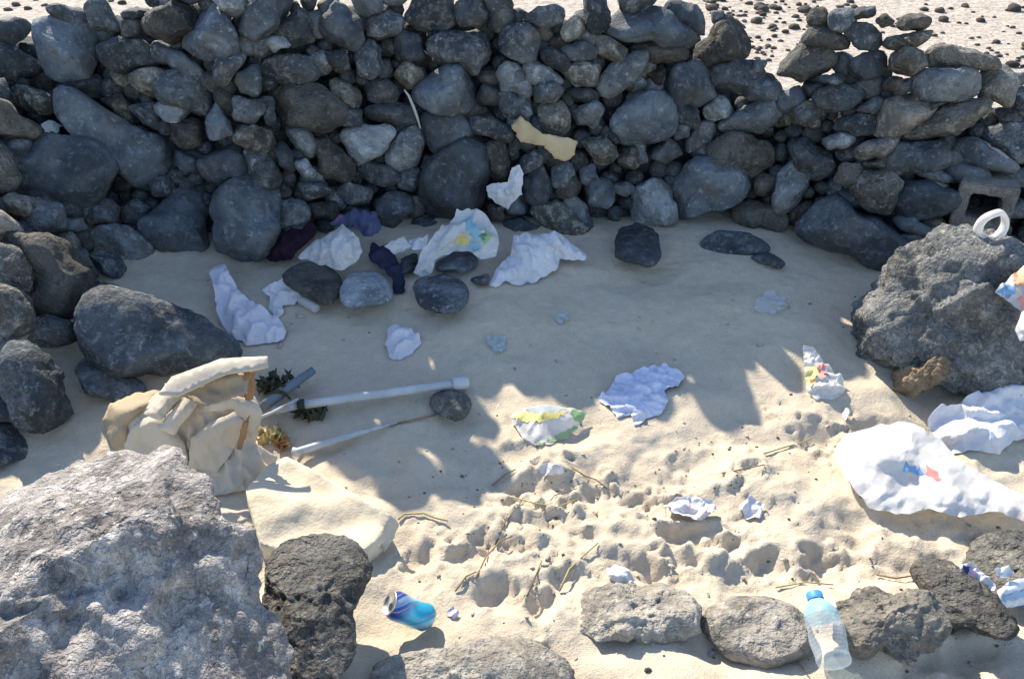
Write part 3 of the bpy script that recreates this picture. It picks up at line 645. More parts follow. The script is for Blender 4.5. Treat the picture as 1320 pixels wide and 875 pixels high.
# ------------------------------------------------------------------ boulders and loose stones lying on the sand
BOULDERS = [
 ('boulder', [(-90,760),(-80,620),(0,570),(40,558),(90,556),(145,558),(195,580),(240,600),(298,634),(336,664),(356,710),(372,760),(378,800),(374,875),(345,940),(200,985),(0,985),(-60,900)],
  'huge rough pale grey boulder standing in front of the crumpled cream canvas', 'boulder_grey', dict(sit=.12, thick=.8, sub=7, rough=.09, fine=.015, facets=2, pit=.045, lump=.042, lean=.55, dents=300, dentr=.75, grow=1.03, cuts=(((-.5,.1,.85), .50), ((.65,-.7,.3), .70)))),
 ('boulder', [(350,705),(372,690),(405,684),(448,690),(470,712),(480,745),(470,772),(468,812),(446,850),(430,868),(388,858),(352,840),(340,770)],
  'dark pitted boulder squeezed between the huge grey boulder and the drinks can', 'lava_mid', dict(sit=.15, sub=6, rough=.08, fine=.02, facets=5, pit=.05, lean=.7, dents=140)),
 ('boulder', [(330,850),(355,828),(395,838),(432,866),(445,890),(420,915),(350,920)], 'small dark stone with a lit edge at the foot of the dark pitted boulder', 'lava_porous', dict(sit=.4, sub=4, pit=.06)),
 ('flat_stone', [(438,882),(452,852),(500,838),(545,830),(600,821),(680,829),(732,846),(760,885),(700,915),(560,925),(460,915)], 'long flat grey pitted stone half buried below the drinks can', 'lava_dusty', dict(sit=.5, thick=.35, sub=6, fine=.02, pit=.04, facets=3, dents=110)),
 ('stone', [(734,790),(742,768),(790,757),(850,756),(895,771),(907,795),(886,816),(830,828),(780,823),(748,811)], 'low sandy pitted stone at the end of the front row, with a brown underside', 'lava_dusty', dict(lean=.55, dentr=1.7, sit=0.48, thick=.7, sub=6, rough=.16, fine=.03, pit=.05, dents=70, lump=.05)),
 ('stone', [(899,792),(925,774),(985,767),(1030,784),(1044,810),(1036,838),(985,860),(938,846),(905,822)], 'rounded grey stone beside the plastic bottle, in the middle of the front row', 'lava_dusty', dict(lean=.6, sit=0.48, thick=.9, sub=6, fine=.012, pit=.02, dents=28, facets=2)),
 ('stone', [(1082,795),(1096,772),(1128,764),(1182,758),(1204,774),(1210,806),(1194,832),(1150,846),(1100,838),(1084,820)], 'big knobbly sand-dusted stone against which the plastic bottle lies', 'lava_dusty', dict(lean=.55, dentr=1.7, sit=0.38, thick=.9, sub=6, rough=.18, fine=.03, pit=.06, facets=6, dents=60, lump=.06)),
 ('stone', [(1186,738),(1205,716),(1236,722),(1252,745),(1288,765),(1316,815),(1290,823),(1240,808),(1205,798),(1194,762)], 'jagged black pitted stone under the torn foil wrapper', 'lava_porous', dict(sit=.25, thick=.7, sub=5, rough=.14, fine=.04, pit=.07, facets=7, smooth=2, dents=80)),
 ('stone', [(1243,732),(1268,696),(1310,682),(1355,690),(1375,730),(1340,765),(1290,768),(1255,752)], 'round grey pitted stone behind the torn foil wrapper', 'lava_porous', dict(sit=.3, thick=.9, sub=6, pit=.03, dents=100)),
 ('boulder', [(1091,402),(1108,376),(1135,357),(1170,330),(1197,310),(1225,297),(1250,296),(1277,316),(1312,325),(1335,380),(1330,445),(1318,500),(1285,520),(1240,508),(1195,486),(1150,472),(1104,440)],
  'large craggy porous boulder below the grey cement block', 'lava_dark', dict(sit=.32, thick=1.0, sub=6, rough=.10, fine=.04, pit=.08, facets=8, lean=.12, dents=130, dentr=1.2, lump=.03)),
 ('boulder', [(106,405),(122,385),(150,373),(190,381),(245,409),(300,439),(314,458),(297,472),(240,490),(205,499),(150,480),(118,450)],
  'long speckled blue-grey boulder sloping down to the cream canvas', 'basalt', dict(sit=.32, thick=1.0, sub=5, rough=.08, fine=.03, facets=5, pit=.04, lean=.15)),
 ('boulder', [(2,446),(28,434),(62,448),(80,470),(88,500),(90,532),(55,556),(24,545),(14,510)], 'dark upright rock beside a smooth round stone, behind the huge grey boulder', 'basalt', dict(sit=.2, sub=5, rough=.1, fine=.04, pit=.04, lean=.25)),
 ('stone', [(-30,462),(0,463),(17,468),(30,488),(30,512),(16,534),(0,540),(-30,540)], 'smooth round blue-grey stone touching the dark upright rock', 'basalt_smooth', dict(sit=.3, sub=4, facets=1, fine=.005, rough=.03)),
 ('stone', [(-40,545),(0,543),(22,549),(52,566),(42,584),(0,600),(-40,600)], 'low dark stone on the sand behind the huge grey boulder', 'basalt', dict(sit=.4, sub=4)),
 ('stone', [(92,475),(115,452),(145,472),(192,500),(185,508),(156,518),(118,507)], 'small dark rough stone tucked under the long speckled boulder', 'basalt', dict(sit=.4, sub=4, fine=.04, pit=.04)),
 ('stone', [(361,354),(399,336),(428,347),(441,362),(432,384),(418,392),(388,378),(365,366)], 'dark stone with a white bag lying on it', 'basalt_brown', dict(sit=.3, sub=4, fine=.03)),
 ('stone', [(438,370),(454,352),(484,349),(503,362),(508,380),(500,390),(458,398),(440,388)], 'smooth grey and brown stone next to the stone under the white bag', 'basalt_pale', dict(sit=.3, sub=4, facets=2, fine=.006, rough=.04)),
 ('stone', [(532,370),(542,357),(570,351),(596,362),(607,377),(593,400),(570,404),(541,393)], 'dark rounded stone on the sand in front of the printed carrier bag', 'basalt', dict(sit=.3, sub=4, fine=.03, pit=.03)),
 ('stone', [(558,338),(585,325),(612,325),(618,340),(596,354),(564,352)], 'small grey stone tucked under the printed carrier bag', 'basalt_smooth', dict(sit=.3, sub=4)),
 ('stone', [(514,333),(538,325),(538,348),(517,354)], 'tiny dark stone between the navy garment and the printed carrier bag', 'basalt', dict(sit=.3, sub=3)),
 ('stone', [(791,289),(820,285),(854,302),(858,332),(836,344),(792,331)], 'dark angular block standing alone on the sand at the foot of the wall', 'basalt', dict(sit=.25, sub=4, facets=7, fine=.02, rough=.06, smooth=2)),
 ('flat_stone', [(891,313),(928,297),(963,301),(995,318),(992,326),(952,330),(909,328)], 'thin dark slab of slate lying flat on the sand by the wall', 'basalt', dict(sit=.4, thick=.5, sub=4, facets=4, smooth=2, fine=.02, lean=.55)),
 ('stone', [(965,331),(992,325),(1012,338),(1008,346),(982,341)], 'broken dark splinter of stone beside the thin slate slab', 'basalt', dict(sit=.4, thick=.5, sub=3, smooth=2, fine=.02, lean=.5)),
 ('stone', [(550,522),(560,508),(578,502),(598,507),(608,520),(603,533),(585,543),(562,540)], 'dark pitted stone on the open sand next to the white pipe', 'lava_porous', dict(sit=.4, sub=4, fine=.03, pit=.06)),
 ('stone', [(603,360),(630,352),(628,368),(608,366)], 'little dark stone between two white cloths at the wall foot', 'basalt', dict(sit=.3, sub=3)),
]
for k, (nm, poly, lab, m, kw) in enumerate(BOULDERS):
    boulder(nm, poly, lab, M[m], 3000+k, cat='stone' if 'stone' in nm else 'boulder', **kw)

# ------------------------------------------------------------------ cloth, paper and plastic sheets
def folds(x, y, seed, freq, n=7):
    rs = np.random.RandomState(seed); s = np.zeros_like(x)
    wx = x+.35/freq*fbm(p3(x*freq*.8, y*freq*.8, seed*.37), 2); wy = y+.35/freq*fbm(p3(x*freq*.8+31, y*freq*.8, seed*.53), 2)
    for k in range(n):
        a = rs.uniform(0, math.pi); f = freq*rs.uniform(.6, 1.9)*(1.25 if k > n//2 else .8); ph = rs.rand()*9
        u = (wx*math.cos(a)+wy*math.sin(a))*f+ph
        s += (np.abs((u % 1)*2-1)*2-1)/(1+.35*k)
    return s/2.2 + .35*fbm(p3(x*freq*2.2, y*freq*2.2, seed*.77), 3)
def settle(P0, F, bnd, floor, excess, seed, steps=55, inner=5):
    """small cloth solver: a sheet with more cloth than outline buckles into folds and settles on the ground"""
    F = np.asarray(F); E = np.sort(np.concatenate([F[:, [0, 1]], F[:, [1, 2]], F[:, [2, 0]]]), 1)
    key = E[:, 0]*100000+E[:, 1]; opp = np.concatenate([F[:, 2], F[:, 0], F[:, 1]])
    o = np.argsort(key, kind='stable'); ks = key[o]; dup = np.where(ks[1:] == ks[:-1])[0]
    B2 = np.stack([opp[o[dup]], opp[o[dup+1]]], 1)
    E = np.stack([np.unique(key)//100000, np.unique(key) % 100000], 1)
    I = np.concatenate([E[:, 0], B2[:, 0]]); J = np.concatenate([E[:, 1], B2[:, 1]])
    D = P0[I]-P0[J]; an = (seed*1.7) % 3.14; cp, sp_ = D[:, 0]*math.cos(an)+D[:, 1]*math.sin(an), -D[:, 0]*math.sin(an)+D[:, 1]*math.cos(an)
    rest = np.sqrt((cp*(1+(excess-1)*1.7))**2+(sp_*(1+(excess-1)*.35))**2+D[:, 2]**2); wt = np.concatenate([np.ones(len(E)), np.full(len(B2), .35)])
    n = len(P0); cnt = np.bincount(I, wt, n)+np.bincount(J, wt, n)+1e-9
    med = np.median(rest[:len(E)])
    X = P0.copy(); X[:, 2] += med*(.55+.9*fbm(P0/(med*4.2)+seed, 2)); Vv = np.zeros_like(X)
    isb = np.zeros(n, bool); isb[bnd] = True
    for st in range(steps):
        Y = X+Vv*.88; Y[:, 2] -= med*.035
        for it in range(inner):
            d = Y[J]-Y[I]; ln = np.linalg.norm(d, axis=1)+1e-9
            c = (d*((ln-rest)/ln*.5*wt)[:, None])
            for a in range(3): Y[:, a] += 1.25*(np.bincount(I, c[:, a], n)-np.bincount(J, c[:, a], n))/cnt
            Y[:, :2] += (P0[:, :2]-Y[:, :2])*np.where(isb, .35, .02)[:, None]
            fl = G_fast(Y[:, 0], Y[:, 1])+floor; low = Y[:, 2] < fl
            Y[low, 2] = fl[low]; Y[low, :2] = .6*Y[low, :2]+.4*X[low, :2]
        Vv = Y-X; X = Y
    return X
def cloth(name, poly, mat, seed, parent=None, puff=.01, fold=.008, freq=14, mode='ground', step=4.0, thick=.002, skirt=False, z0=.008, rag=.6, edge=12.0, emin=.35, sim=None, sub=1, crisp=False):
    rs = np.random.RandomState(seed)
    pts = [(p[0], p[1], p[2] if len(p) > 2 else z0) for p in poly]
    bnd = []
    for a, c in zip(pts, pts[1:]+pts[:1]):
        L = math.hypot(a[0]-c[0], a[1]-c[1]); n = max(1, int(round(L/step)))
        for k in range(n):
            f = k/n; bnd.append([a[i]+(c[i]-a[i])*f for i in range(3)])
    B = np.array(bnd)
    if rag: B[:, :2] += rag*step*.5*rs.normal(size=(len(B), 2))*.6
    P2 = np.array(pts)
    cxm, cym = B[:, 0].mean(), B[:, 1].mean()
    g = on_ground(cxm, cym)[0]; ppm = scale_at(g); sd_ = max(.35, -(rays(cxm, cym)[2])/np.linalg.norm(rays(cxm, cym)))
    if mode == 'face': sd_ = 1.0
    def hf(x, y, sm=False):
        d2 = (x[:, None]-B[None, :, 0])**2+(y[:, None]-B[None, :, 1])**2
        wgt = 1/(d2+9)**1.25
        zb = (wgt*B[None, :, 2]).sum(1)/wgt.sum(1)
        de = np.sqrt(d2.min(1)); e = 1-np.exp(-(de/edge)**1.5)
        if sm: return np.maximum(zb*.85+puff*.6*e, .003)
        fo = folds(x/ppm, y/ppm/sd_, seed, freq)
        return np.maximum(zb + puff*e + fold*fo*(emin+(1-emin)*e), .003)
    x0, y0 = B[:, 0].min(), B[:, 1].min(); x1, y1 = B[:, 0].max(), B[:, 1].max()
    gx, gy = np.meshgrid(np.arange(x0, x1, step), np.arange(y0, y1, step))
    I = np.stack([gx.ravel(), gy.ravel()], 1)+rs.uniform(-.3, .3, (gx.size, 2))*step
    d = ((I[:, None, :]-B[None, :, :2])**2).sum(2).min(1); I = I[d > (step*.55)**2]
    allp = [Vector((float(a), float(c))) for a, c in np.concatenate([B[:, :2], I])]
    nb = len(B)
    vs, es, fs, ov, oe, of = delaunay_2d_cdt(allp, [], [list(range(nb))], 1, 1e-5)
    A = np.array([v[:] for v in vs])
    h = hf(A[:, 0], A[:, 1], bool(sim))
    if mode == 'ground': P = on_ground(A[:, 0], A[:, 1], h)
    else: P = on_face(A[:, 0], A[:, 1], h)
    V = P; F = [list(f) for f in fs]
    if sim:
        inv = {}
        for k, o_ in enumerate(ov):
            for q in o_: inv[q] = k
        V = settle(P, F, [inv[q] for q in range(nb) if q in inv], h, sim, seed)
    if skirt:
        inv = {}
        for k, o_ in enumerate(ov):
            for q in o_: inv[q] = k
        ring = [inv[q] for q in range(nb) if q in inv]
        low = P[ring].copy(); low[:, 2] = G(low[:, 0], low[:, 1])-.01
        c = low.mean(0); low[:, :2] += (c[:2]-low[:, :2])*.02
        midp = P[ring].copy(); midp[:, 2] = .5*(midp[:, 2]+low[:, 2]); midp[:, :2] -= (c[:2]-midp[:, :2])*.015
        n0 = len(V); m0 = n0+len(ring); V = np.concatenate([V, midp, low]); n = len(ring)
        for q in range(n):
            r2 = (q+1) % n
            F.append([ring[q], n0+q, n0+r2, ring[r2]]); F.append([n0+q, m0+q, m0+r2, n0+r2])
    cen = V.mean(0)
    o = obj(name, mesh(name, V-cen, F, not crisp), mat, parent, cen)
    if thick and not skirt:
        if sim and sub: md = o.modifiers.new('smooth', 'SUBSURF'); md.levels = md.render_levels = sub
        md = o.modifiers.new('thickness', 'SOLIDIFY'); md.thickness = thick; md.offset = 0
    return o, (A, V, F, sub if sim else 0)
def patch(name, poly, mat, rec, parent, seed=1, d=.0022):
    """a printed area: the triangles of the sheet inside the outline, just proud of it"""
    A, V, F, sub = rec; F = np.array([f for f in F if len(f) == 3]); c = A[F].mean(1)
    P = np.asarray(poly, float); r = np.zeros(len(c), bool)
    for (x1, y1), (x2, y2) in zip(P, np.roll(P, -1, 0)):
        m = ((y1 > c[:, 1]) != (y2 > c[:, 1])); r ^= m & (c[:, 0] < (x2-x1)*(c[:, 1]-y1)/(y2-y1+1e-12)+x1)
    if not r.any(): r[np.argmin(((c-P.mean(0))**2).sum(1))] = True
    f = F[r]; nf = np.cross(V[F[:, 1]]-V[F[:, 0]], V[F[:, 2]]-V[F[:, 0]])
    vn = np.zeros_like(V)
    for k in range(3): np.add.at(vn, F[:, k], nf)
    vn /= np.linalg.norm(vn, axis=1)[:, None]+1e-12
    toc = np.array([0, 0, CAM_H])-V; vn *= np.sign((vn*toc).sum(1))[:, None]
    ids = np.unique(f); mp = {int(a): k for k, a in enumerate(ids)}
    vv = V[ids]+vn[ids]*d; cen = vv.mean(0)
    o = obj(name, mesh(name, vv-cen, [[mp[int(a)] for a in t] for t in f]), mat, parent, cen)
    return o
def Tp(x0, y0, *pts): return T(x0, y0, pts)

def tube_mesh(name, pts, r, n=10, cap=True):
    P = [Vector(p) for p in pts]; rr = r if isinstance(r, (list, tuple)) else [r]*len(P)
    V, F = [], []
    for k, p in enumerate(P):
        d = (P[min(k+1, len(P)-1)]-P[max(k-1, 0)]).normalized()
        a = d.cross(Vector((0, 0, 1))); a = a.normalized() if a.length > 1e-4 else Vector((1, 0, 0)); c = a.cross(d)
        for q in range(n):
            th = 2*math.pi*q/n; V.append(p+(a*math.cos(th)+c*math.sin(th))*rr[k])
    for k in range(len(P)-1):
        for q in range(n): F.append((k*n+q, k*n+(q+1) % n, (k+1)*n+(q+1) % n, (k+1)*n+q))
    if cap: F.append(tuple(range(n))[::-1]); F.append(tuple((len(P)-1)*n+q for q in range(n)))
    return V, F
def tube(name, pts, r, mat, parent=None, n=10, origin=None):
    V, F = tube_mesh(name, pts, r, n); c = sum(V, Vector())/len(V) if origin is None else Vector(origin)
    return obj(name, mesh(name, [v-c for v in V], F), mat, parent, c)
def gp(px, py, h=0.0): return Vector(on_ground(px, py, h)[0])
def lathe(name, prof, A, B, mat, parent, n=28, fn=None):
    """profile (radius, distance along the axis from A towards B); mesh keeps the axis as local z"""
    A, B = Vector(A), Vector(B); q = (B-A).to_track_quat('Z', 'Y')
    V, F = [], []
    for (r, z) in prof:
        for k in range(n):
            th = 2*math.pi*k/n; v = Vector((r*math.cos(th), r*math.sin(th), z))
            V.append(fn(v) if fn else v)
    for k in range(len(prof)-1):
        for j in range(n): F.append((k*n+j, k*n+(j+1) % n, (k+1)*n+(j+1) % n, (k+1)*n+j))
    o = obj(name, mesh(name, V, F), mat, parent, A); o.rotation_euler = q.to_euler()
    return o

# ---- cream canvas heap
cv = empty('canvas_heap', gp(255, 610)); tag(cv, 'heap of crumpled cream canvas with a stiff hem, behind the huge grey boulder', 'canvas')
cloth('canvas_sheet', [(157,568,.05),(168,545,.12),(186,526,.16),(200,508,.19),(216,498,.22),(236,500,.23),(262,500,.23),(300,495,.23),(325,505,.21),(336,526,.18),(334,548,.14),(330,572,.08),(358,590,.04),(345,612,.02),(318,632,.01),(270,640,.01),(215,628,.01),(180,605,.01)],
      M['canvas_cream'], 41, cv, puff=.01, step=5.5, edge=8, sim=1.2, sub=2, thick=.0025)
cloth('hem_band', [(205,508,.25),(222,487,.262),(285,464,.285),(345,460,.295),(346,473,.285),(327,477,.28),(292,482,.27),(228,511,.25)], M['canvas_cream'], 42, cv, puff=.003, fold=.001, freq=4, thick=.010, step=5, rag=.1)
cloth('strap', [(315,478,.265),(328,477,.265),(329,500,.22),(326,514,.19),(316,516,.19)], M['rust_lining'], 43, cv, puff=.004, fold=.003, thick=.004, step=4)
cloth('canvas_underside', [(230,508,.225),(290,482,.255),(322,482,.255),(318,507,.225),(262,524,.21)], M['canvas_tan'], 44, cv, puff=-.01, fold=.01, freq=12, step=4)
for k, (pl, pf, sm) in enumerate([
  ([(186,534,.19),(204,518,.22),(216,503,.25),(212,494,.25),(228,496,.255),(240,506,.25),(224,522,.225),(206,542,.19)], .012, 1.12),
  ([(160,574,.05),(170,550,.125),(196,534,.17),(212,537,.17),(240,574,.11),(244,602,.05),(205,606,.04)], .015, 1.10),
  ([(243,604,.05),(246,566,.135),(266,547,.185),(300,531,.21),(313,540,.20),(306,572,.11),(280,608,.045)], .012, 1.10),
  ([(204,552,.165),(226,524,.22),(238,507,.25),(256,502,.257),(264,511,.25),(248,530,.225),(224,560,.165)], .022, 1.08),
  ([(262,530,.215),(270,517,.245),(300,508,.25),(330,519,.22),(338,531,.195),(324,564,.13),(314,542,.185),(300,527,.225),(280,530,.215)], .014, 1.14)]):
    cloth('canvas_fold', pl, M['canvas_cream'], 50+k, cv, puff=pf, step=5, edge=5, sim=sm, sub=2, thick=.0025)
cloth('lining', [(305,578,.105),(313,545,.195),(322,536,.205),(318,560,.145),(311,580,.10)], M['rust_lining'], 61, cv, puff=.002, fold=.002, step=3, thick=.002)  # rust strip standing in for orange bounce light inside the fold

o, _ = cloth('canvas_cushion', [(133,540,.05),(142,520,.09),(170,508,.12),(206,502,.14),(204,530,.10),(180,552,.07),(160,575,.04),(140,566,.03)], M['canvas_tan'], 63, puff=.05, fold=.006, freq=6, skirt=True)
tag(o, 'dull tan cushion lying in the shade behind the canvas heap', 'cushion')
o, fh = cloth('foam_slab', [(316,632,.075),(345,600,.075),(370,588,.08),(386,596,.07),(398,602,.075),(440,626,.07),(492,656,.065),(500,668,.06),(492,692,.055),(474,708,.05),(440,718,.055),(380,715,.06),(335,700,.06)], M['foam_cream'], 64, puff=.002, fold=.006, freq=4.5, skirt=True, edge=3, rag=.3)
tag(o, 'flat cream foam slab lying in the sun next to the canvas heap', 'foam slab')
cloth('torn_flap', [(490,660,.08),(502,662,.085),(515,676,.06),(507,695,.03),(495,712,.02),(489,690,.06)], M['canvas_cream'], 65, o, puff=.008, step=4, sim=1.1)

# ---- pipes and poles
a, c = gp(388, 522, .045), gp(604, 492, .03)
pr = empty('white_pipe', a); tag(pr, 'long white plastic pipe with a round end fitting lying on shaded sand', 'pipe')
tube('pipe_barrel', [a.lerp(c, t) for t in np.linspace(0, .93, 9)], .0145, M['pipe_white'], pr, 14)
tube('end_fitting', [a.lerp(c, t) for t in (.90, .905, .925, .98, 1.0)], [.015, .021, .0225, .0225, .018], M['pipe_white'], pr, 16)
tube('joint_sleeve', [a.lerp(c, t) for t in (-.02, .0, .02)], .0185, M['dark_plastic'], pr, 14)
tube('pipe_end', [gp(352, 530, .05), a.lerp(c, -.02)], .012, M['pipe_white'], pr, 12)
o = tube('thin_rod', [gp(328, 541, .10), gp(352, 531, .09), gp(384, 514, .075)], .0045, M['pipe_white']); tag(o, 'thin white rod sticking out of the canvas heap over the white pipe', 'rod')
o = tube('grey_pipe', [gp(338, 525, .05), gp(360, 508, .05), gp(404, 477, .05)], [.017, .018, .013], M['pipe_bluegrey'], None, 12); tag(o, 'short dark blue-grey pipe leaning beside the canvas heap', 'pipe')
o = tube('tent_peg', [gp(378, 582, .03), gp(384, 582, .03), gp(430, 568, .028), gp(470, 556, .02), gp(512, 544, .01)], [.014, .012, .012, .008, .003], M['pipe_white'], None, 12); tag(o, 'pale pointed metal pole lying parallel to the white pipe', 'pole')
for k, (pts, r, lab) in enumerate([([(500,548),(560,535),(590,522)], .003, 'thin dark stick running from the pointed pole to the dark pitted stone')]):
    tag(tube('stick', [gp(x, y, .006) for x, y in pts], r, M['twig'], None, 6), lab, 'stick')
def leafy(name, px, py, rpx, mat, seed, n=26, h=.05):
    rs = np.random.RandomState(seed); V, F = [], []
    for k in range(n):
        a = rs.uniform(0, 6.28); q = rs.rand()**.6
        c = np.array(gp(px+math.cos(a)*rpx*q, py+math.sin(a)*rpx*.55*q, rs.uniform(.006, h)))
        u = rs.normal(size=3); u /= np.linalg.norm(u); v = np.cross(u, rs.normal(size=3)); v /= np.linalg.norm(v)
        L, w_ = rs.uniform(.02, .045), rs.uniform(.006, .014); i = len(V); nrm = np.cross(u, v)*.004
        V += [c-u*L, c+v*w_+nrm, c+u*L, c-v*w_+nrm, c+v*w_*.5-nrm*2]; F += [(i, i+1, i+4), (i+1, i+2, i+4), (i+2, i+3, i+4), (i+3, i, i+4)]
    c = np.mean(V, 0); return obj(name, mesh(name, np.array(V)-c, F, False), mat, None, c)
tag(leafy('weed_clump', 358, 496, 26, M['dark_weed'], 3, 40, .07), 'dark green dried weed clump behind the blue-grey pipe', 'weed')
tag(leafy('weed_clump', 402, 530, 22, M['dark_weed'], 4, 22, .02), 'dark rotten weed clump under the white pipe', 'weed')
tag(leafy('orange_scrap', 362, 572, 9, M['rust_lining'], 5, 10, .02), 'orange-brown shredded scrap beside the canvas heap', 'scrap')
tag(leafy('straw_clump', 350, 562, 20, M['dry_grass'], 6, 22, .02), 'small clump of straw beside the canvas heap', 'straw')

# ---- white cloths, papers and bags
def litter(name, poly, m, seed, label, cat, parent=None, **kw):
    if kw.get('mode') != 'face' and 'sim' not in kw: kw['sim'] = 1.22
    kw.setdefault('thick', .001); kw.setdefault('crisp', m in ('white_plastic', 'white_cloth', 'white_lilac_cloth', 'silver_foil', 'check_cloth', 'pale_blue_plastic'))
    o, hf = cloth(name, poly, M[m], seed, parent, **kw); tag(o, label, cat); return o, hf
litter('white_cloth', [(268,352,.05),(275,344,.06),(292,342,.06),(297,360,.05),(308,378,.05),(330,395,.05),(360,412,.03),(370,428,.01),(366,438,.01),(318,446,.005),(296,432,.01),(281,410,.02),(280,382,.04)], 'white_lilac_cloth', 70,
       'long lilac-white cloth with a narrow neck on the sand below the boulders', 'cloth', puff=.04, step=5, sub=2)
litter('crumpled_paper', [(338,375,.03),(352,368,.05),(386,364,.05),(389,380,.03),(380,392,.01),(364,394,.01),(366,404,.005),(356,410,.005),(346,400,.005),(348,384,.02)], 'white_cloth', 71,
       'crumpled white paper beside a short white roll', 'paper', puff=.02, fold=.012, freq=20, step=3)
lathe('paper_roll', [(.0,.0),(.017,0),(.0175,.004),(.0175,.076),(.017,.08),(.0,.08)], gp(388, 386, .022), gp(416, 403, .018), M['white_plastic'], None, 18).name
tag(bpy.data.objects['paper_roll'], 'short white paper roll lying next to crumpled paper', 'roll')
litter('white_bag', [(384,333,.08),(398,318,.11),(440,292,.17),(450,296,.17),(462,306,.15),(466,325,.12),(460,340,.09),(440,349,.07),(420,343,.07),(398,335,.075)], 'white_plastic', 72,
       'plain white bag with a yellow stain lying over a dark stone', 'bag', puff=.05, fold=.012, freq=10)
litter('carton_piece', [(495,316,.10),(520,306,.13),(530,318,.11),(508,328,.08)], 'white_plastic', 73, 'folded white carton piece beside the printed carrier bag', 'carton', puff=.004, fold=.003, thick=.004, sim=None)
litter('paper_strip', [(526,310,.115),(552,307,.12),(550,322,.10),(531,322,.10)], 'white_cloth', 74, 'white paper strip between the carton piece and the printed carrier bag', 'paper', puff=.006, fold=.004)
cb, hf = litter('carrier_bag', [(533,352,.04),(540,335,.08),(553,318,.11),(570,295,.16),(590,280,.19),(605,277,.20),(630,287,.17),(643,306,.14),(640,330,.09),(620,334,.085),(606,324,.10),(590,322,.10),(562,334,.08),(556,352,.04),(545,357,.03)], 'white_plastic', 75,
       'white carrier bag printed in yellow, green and teal draped over stones', 'bag', puff=.035, fold=.014, freq=9)
patch('print', [(588,305),(600,301),(606,312),(597,318),(588,315)], M['print_yellow'], hf, cb)
patch('print', [(598,284),(606,282),(618,300),(628,302),(620,312),(608,306),(602,296)], M['print_teal'], hf, cb)
patch('print', [(618,303),(628,298),(633,308),(624,316)], M['print_green'], hf, cb)
patch('print', [(604,312),(618,314),(620,326),(608,324)], M['print_teal'], hf, cb)
litter('white_shirt', [(630,368,.005),(642,345,.03),(658,330,.05),(662,305,.10),(685,303,.10),(706,304,.10),(722,302,.10),(738,315,.07),(757,330,.04),(754,336,.03),(722,334,.03),(718,346,.02),(700,358,.01),(690,365,.005),(668,368,.005),(650,362,.01),(640,372,.004)], 'white_cloth', 76,
       'white shirt spread on the sand at the wall foot, one sleeve out', 'shirt', puff=.035, fold=.014, freq=9)
litter('white_rag', [(627,240),(640,236),(655,235),(660,216),(670,213),(675,225),(672,250),(660,262),(654,270),(640,262),(630,254)], 'white_cloth', 77, 'small white rag stuffed between wall stones above the white shirt', 'rag', mode='face', puff=.04, fold=.014, freq=18, z0=.06, step=3)
litter('cardboard_piece', [(659,162),(671,150),(698,172),(716,175),(743,181),(741,199),(730,207),(716,205),(700,188),(671,183)], 'cardboard', 78, 'bent tan cardboard piece caught on the wall stones', 'cardboard', mode='face', puff=.01, fold=.010, freq=8, z0=.075, thick=.005)
litter('crumpled_tissue', [(497,446,.005),(500,426,.01),(508,418,.02),(522,424,.02),(540,432,.01),(543,442,.004),(530,456,.004),(514,464,.003),(502,462,.003)], 'white_lilac_cloth', 79,
       'crumpled white tissue ball alone on shaded sand', 'tissue', puff=.045, fold=.014, freq=18, step=3)
litter('checked_cloth', [(770,515,.006),(786,502,.01),(793,488,.015),(812,482,.02),(838,474,.02),(856,471,.02),(882,486,.008),(874,500,.006),(856,504,.006),(862,516,.006),(852,534,.005),(836,538,.005),(824,545,.004),(812,534,.006),(796,538,.005),(788,528,.006)], 'check_cloth', 80,
       'crumpled blue and white patterned cloth in the middle of the sand', 'cloth', puff=.02, fold=.022, freq=13, step=2.5, emin=.6)
pk, hf = litter('food_packet', [(657,538,.02),(672,528,.035),(700,522,.04),(738,526,.035),(757,532,.02),(745,550,.008),(733,563,.005),(710,572,.005),(690,574,.005),(672,562,.008)], 'white_plastic', 81,
       'yellow, green and white food packet at the edge of the shade', 'packet', puff=.03, step=3.5, sim=1.08)
patch('print', [(658,538),(674,530),(692,534),(720,531),(736,528),(720,538),(694,545),(676,543)], M['print_yellow'], hf, pk)
patch('print', [(736,528),(756,532),(748,546),(738,540)], M['print_green'], hf, pk)
patch('print', [(690,572),(710,566),(730,556),(745,548),(734,561),(712,570)], M['print_green'], hf, pk)
patch('print', [(672,527),(698,521),(735,525),(720,530),(692,533)], M['pale_blue_plastic'], hf, pk)
wr, hf = litter('crisp_bag', [(1035,448,.05),(1046,452,.05),(1058,466,.04),(1072,480,.03),(1086,492,.015),(1090,505,.006),(1076,514,.004),(1052,515,.004),(1040,506,.008),(1037,480,.03)], 'white_plastic', 82,
       'small see-through crisp bag with red and yellow print half buried in sand', 'packet', puff=.035, fold=.012, freq=16, step=3)
patch('print', [(1039,474),(1050,472),(1056,484),(1046,494),(1039,490)], M['print_yellow'], hf, wr)
patch('print', [(1050,470),(1062,474),(1066,484),(1058,490),(1054,480)], M['print_red'], hf, wr)
patch('print', [(1040,490),(1052,492),(1048,500),(1041,498)], M['print_orange'], hf, wr)
bb, hf = litter('plastic_bag', [(1073,580,.06),(1090,560,.07),(1135,548,.08),(1172,543,.09),(1200,558,.085),(1235,590,.08),(1265,610,.08),(1320,640,.08),(1350,655,.08),(1350,684,.07),(1310,668,.06),(1285,658,.07),(1240,666,.06),(1200,656,.065),(1165,663,.055),(1120,655,.035),(1095,622,.05),(1082,600,.055)], 'white_plastic', 83,
       'large white plastic bag with a small blue and red print, sunlit on sand', 'bag', puff=.045, sim=1.06, step=7, edge=22, sub=2)
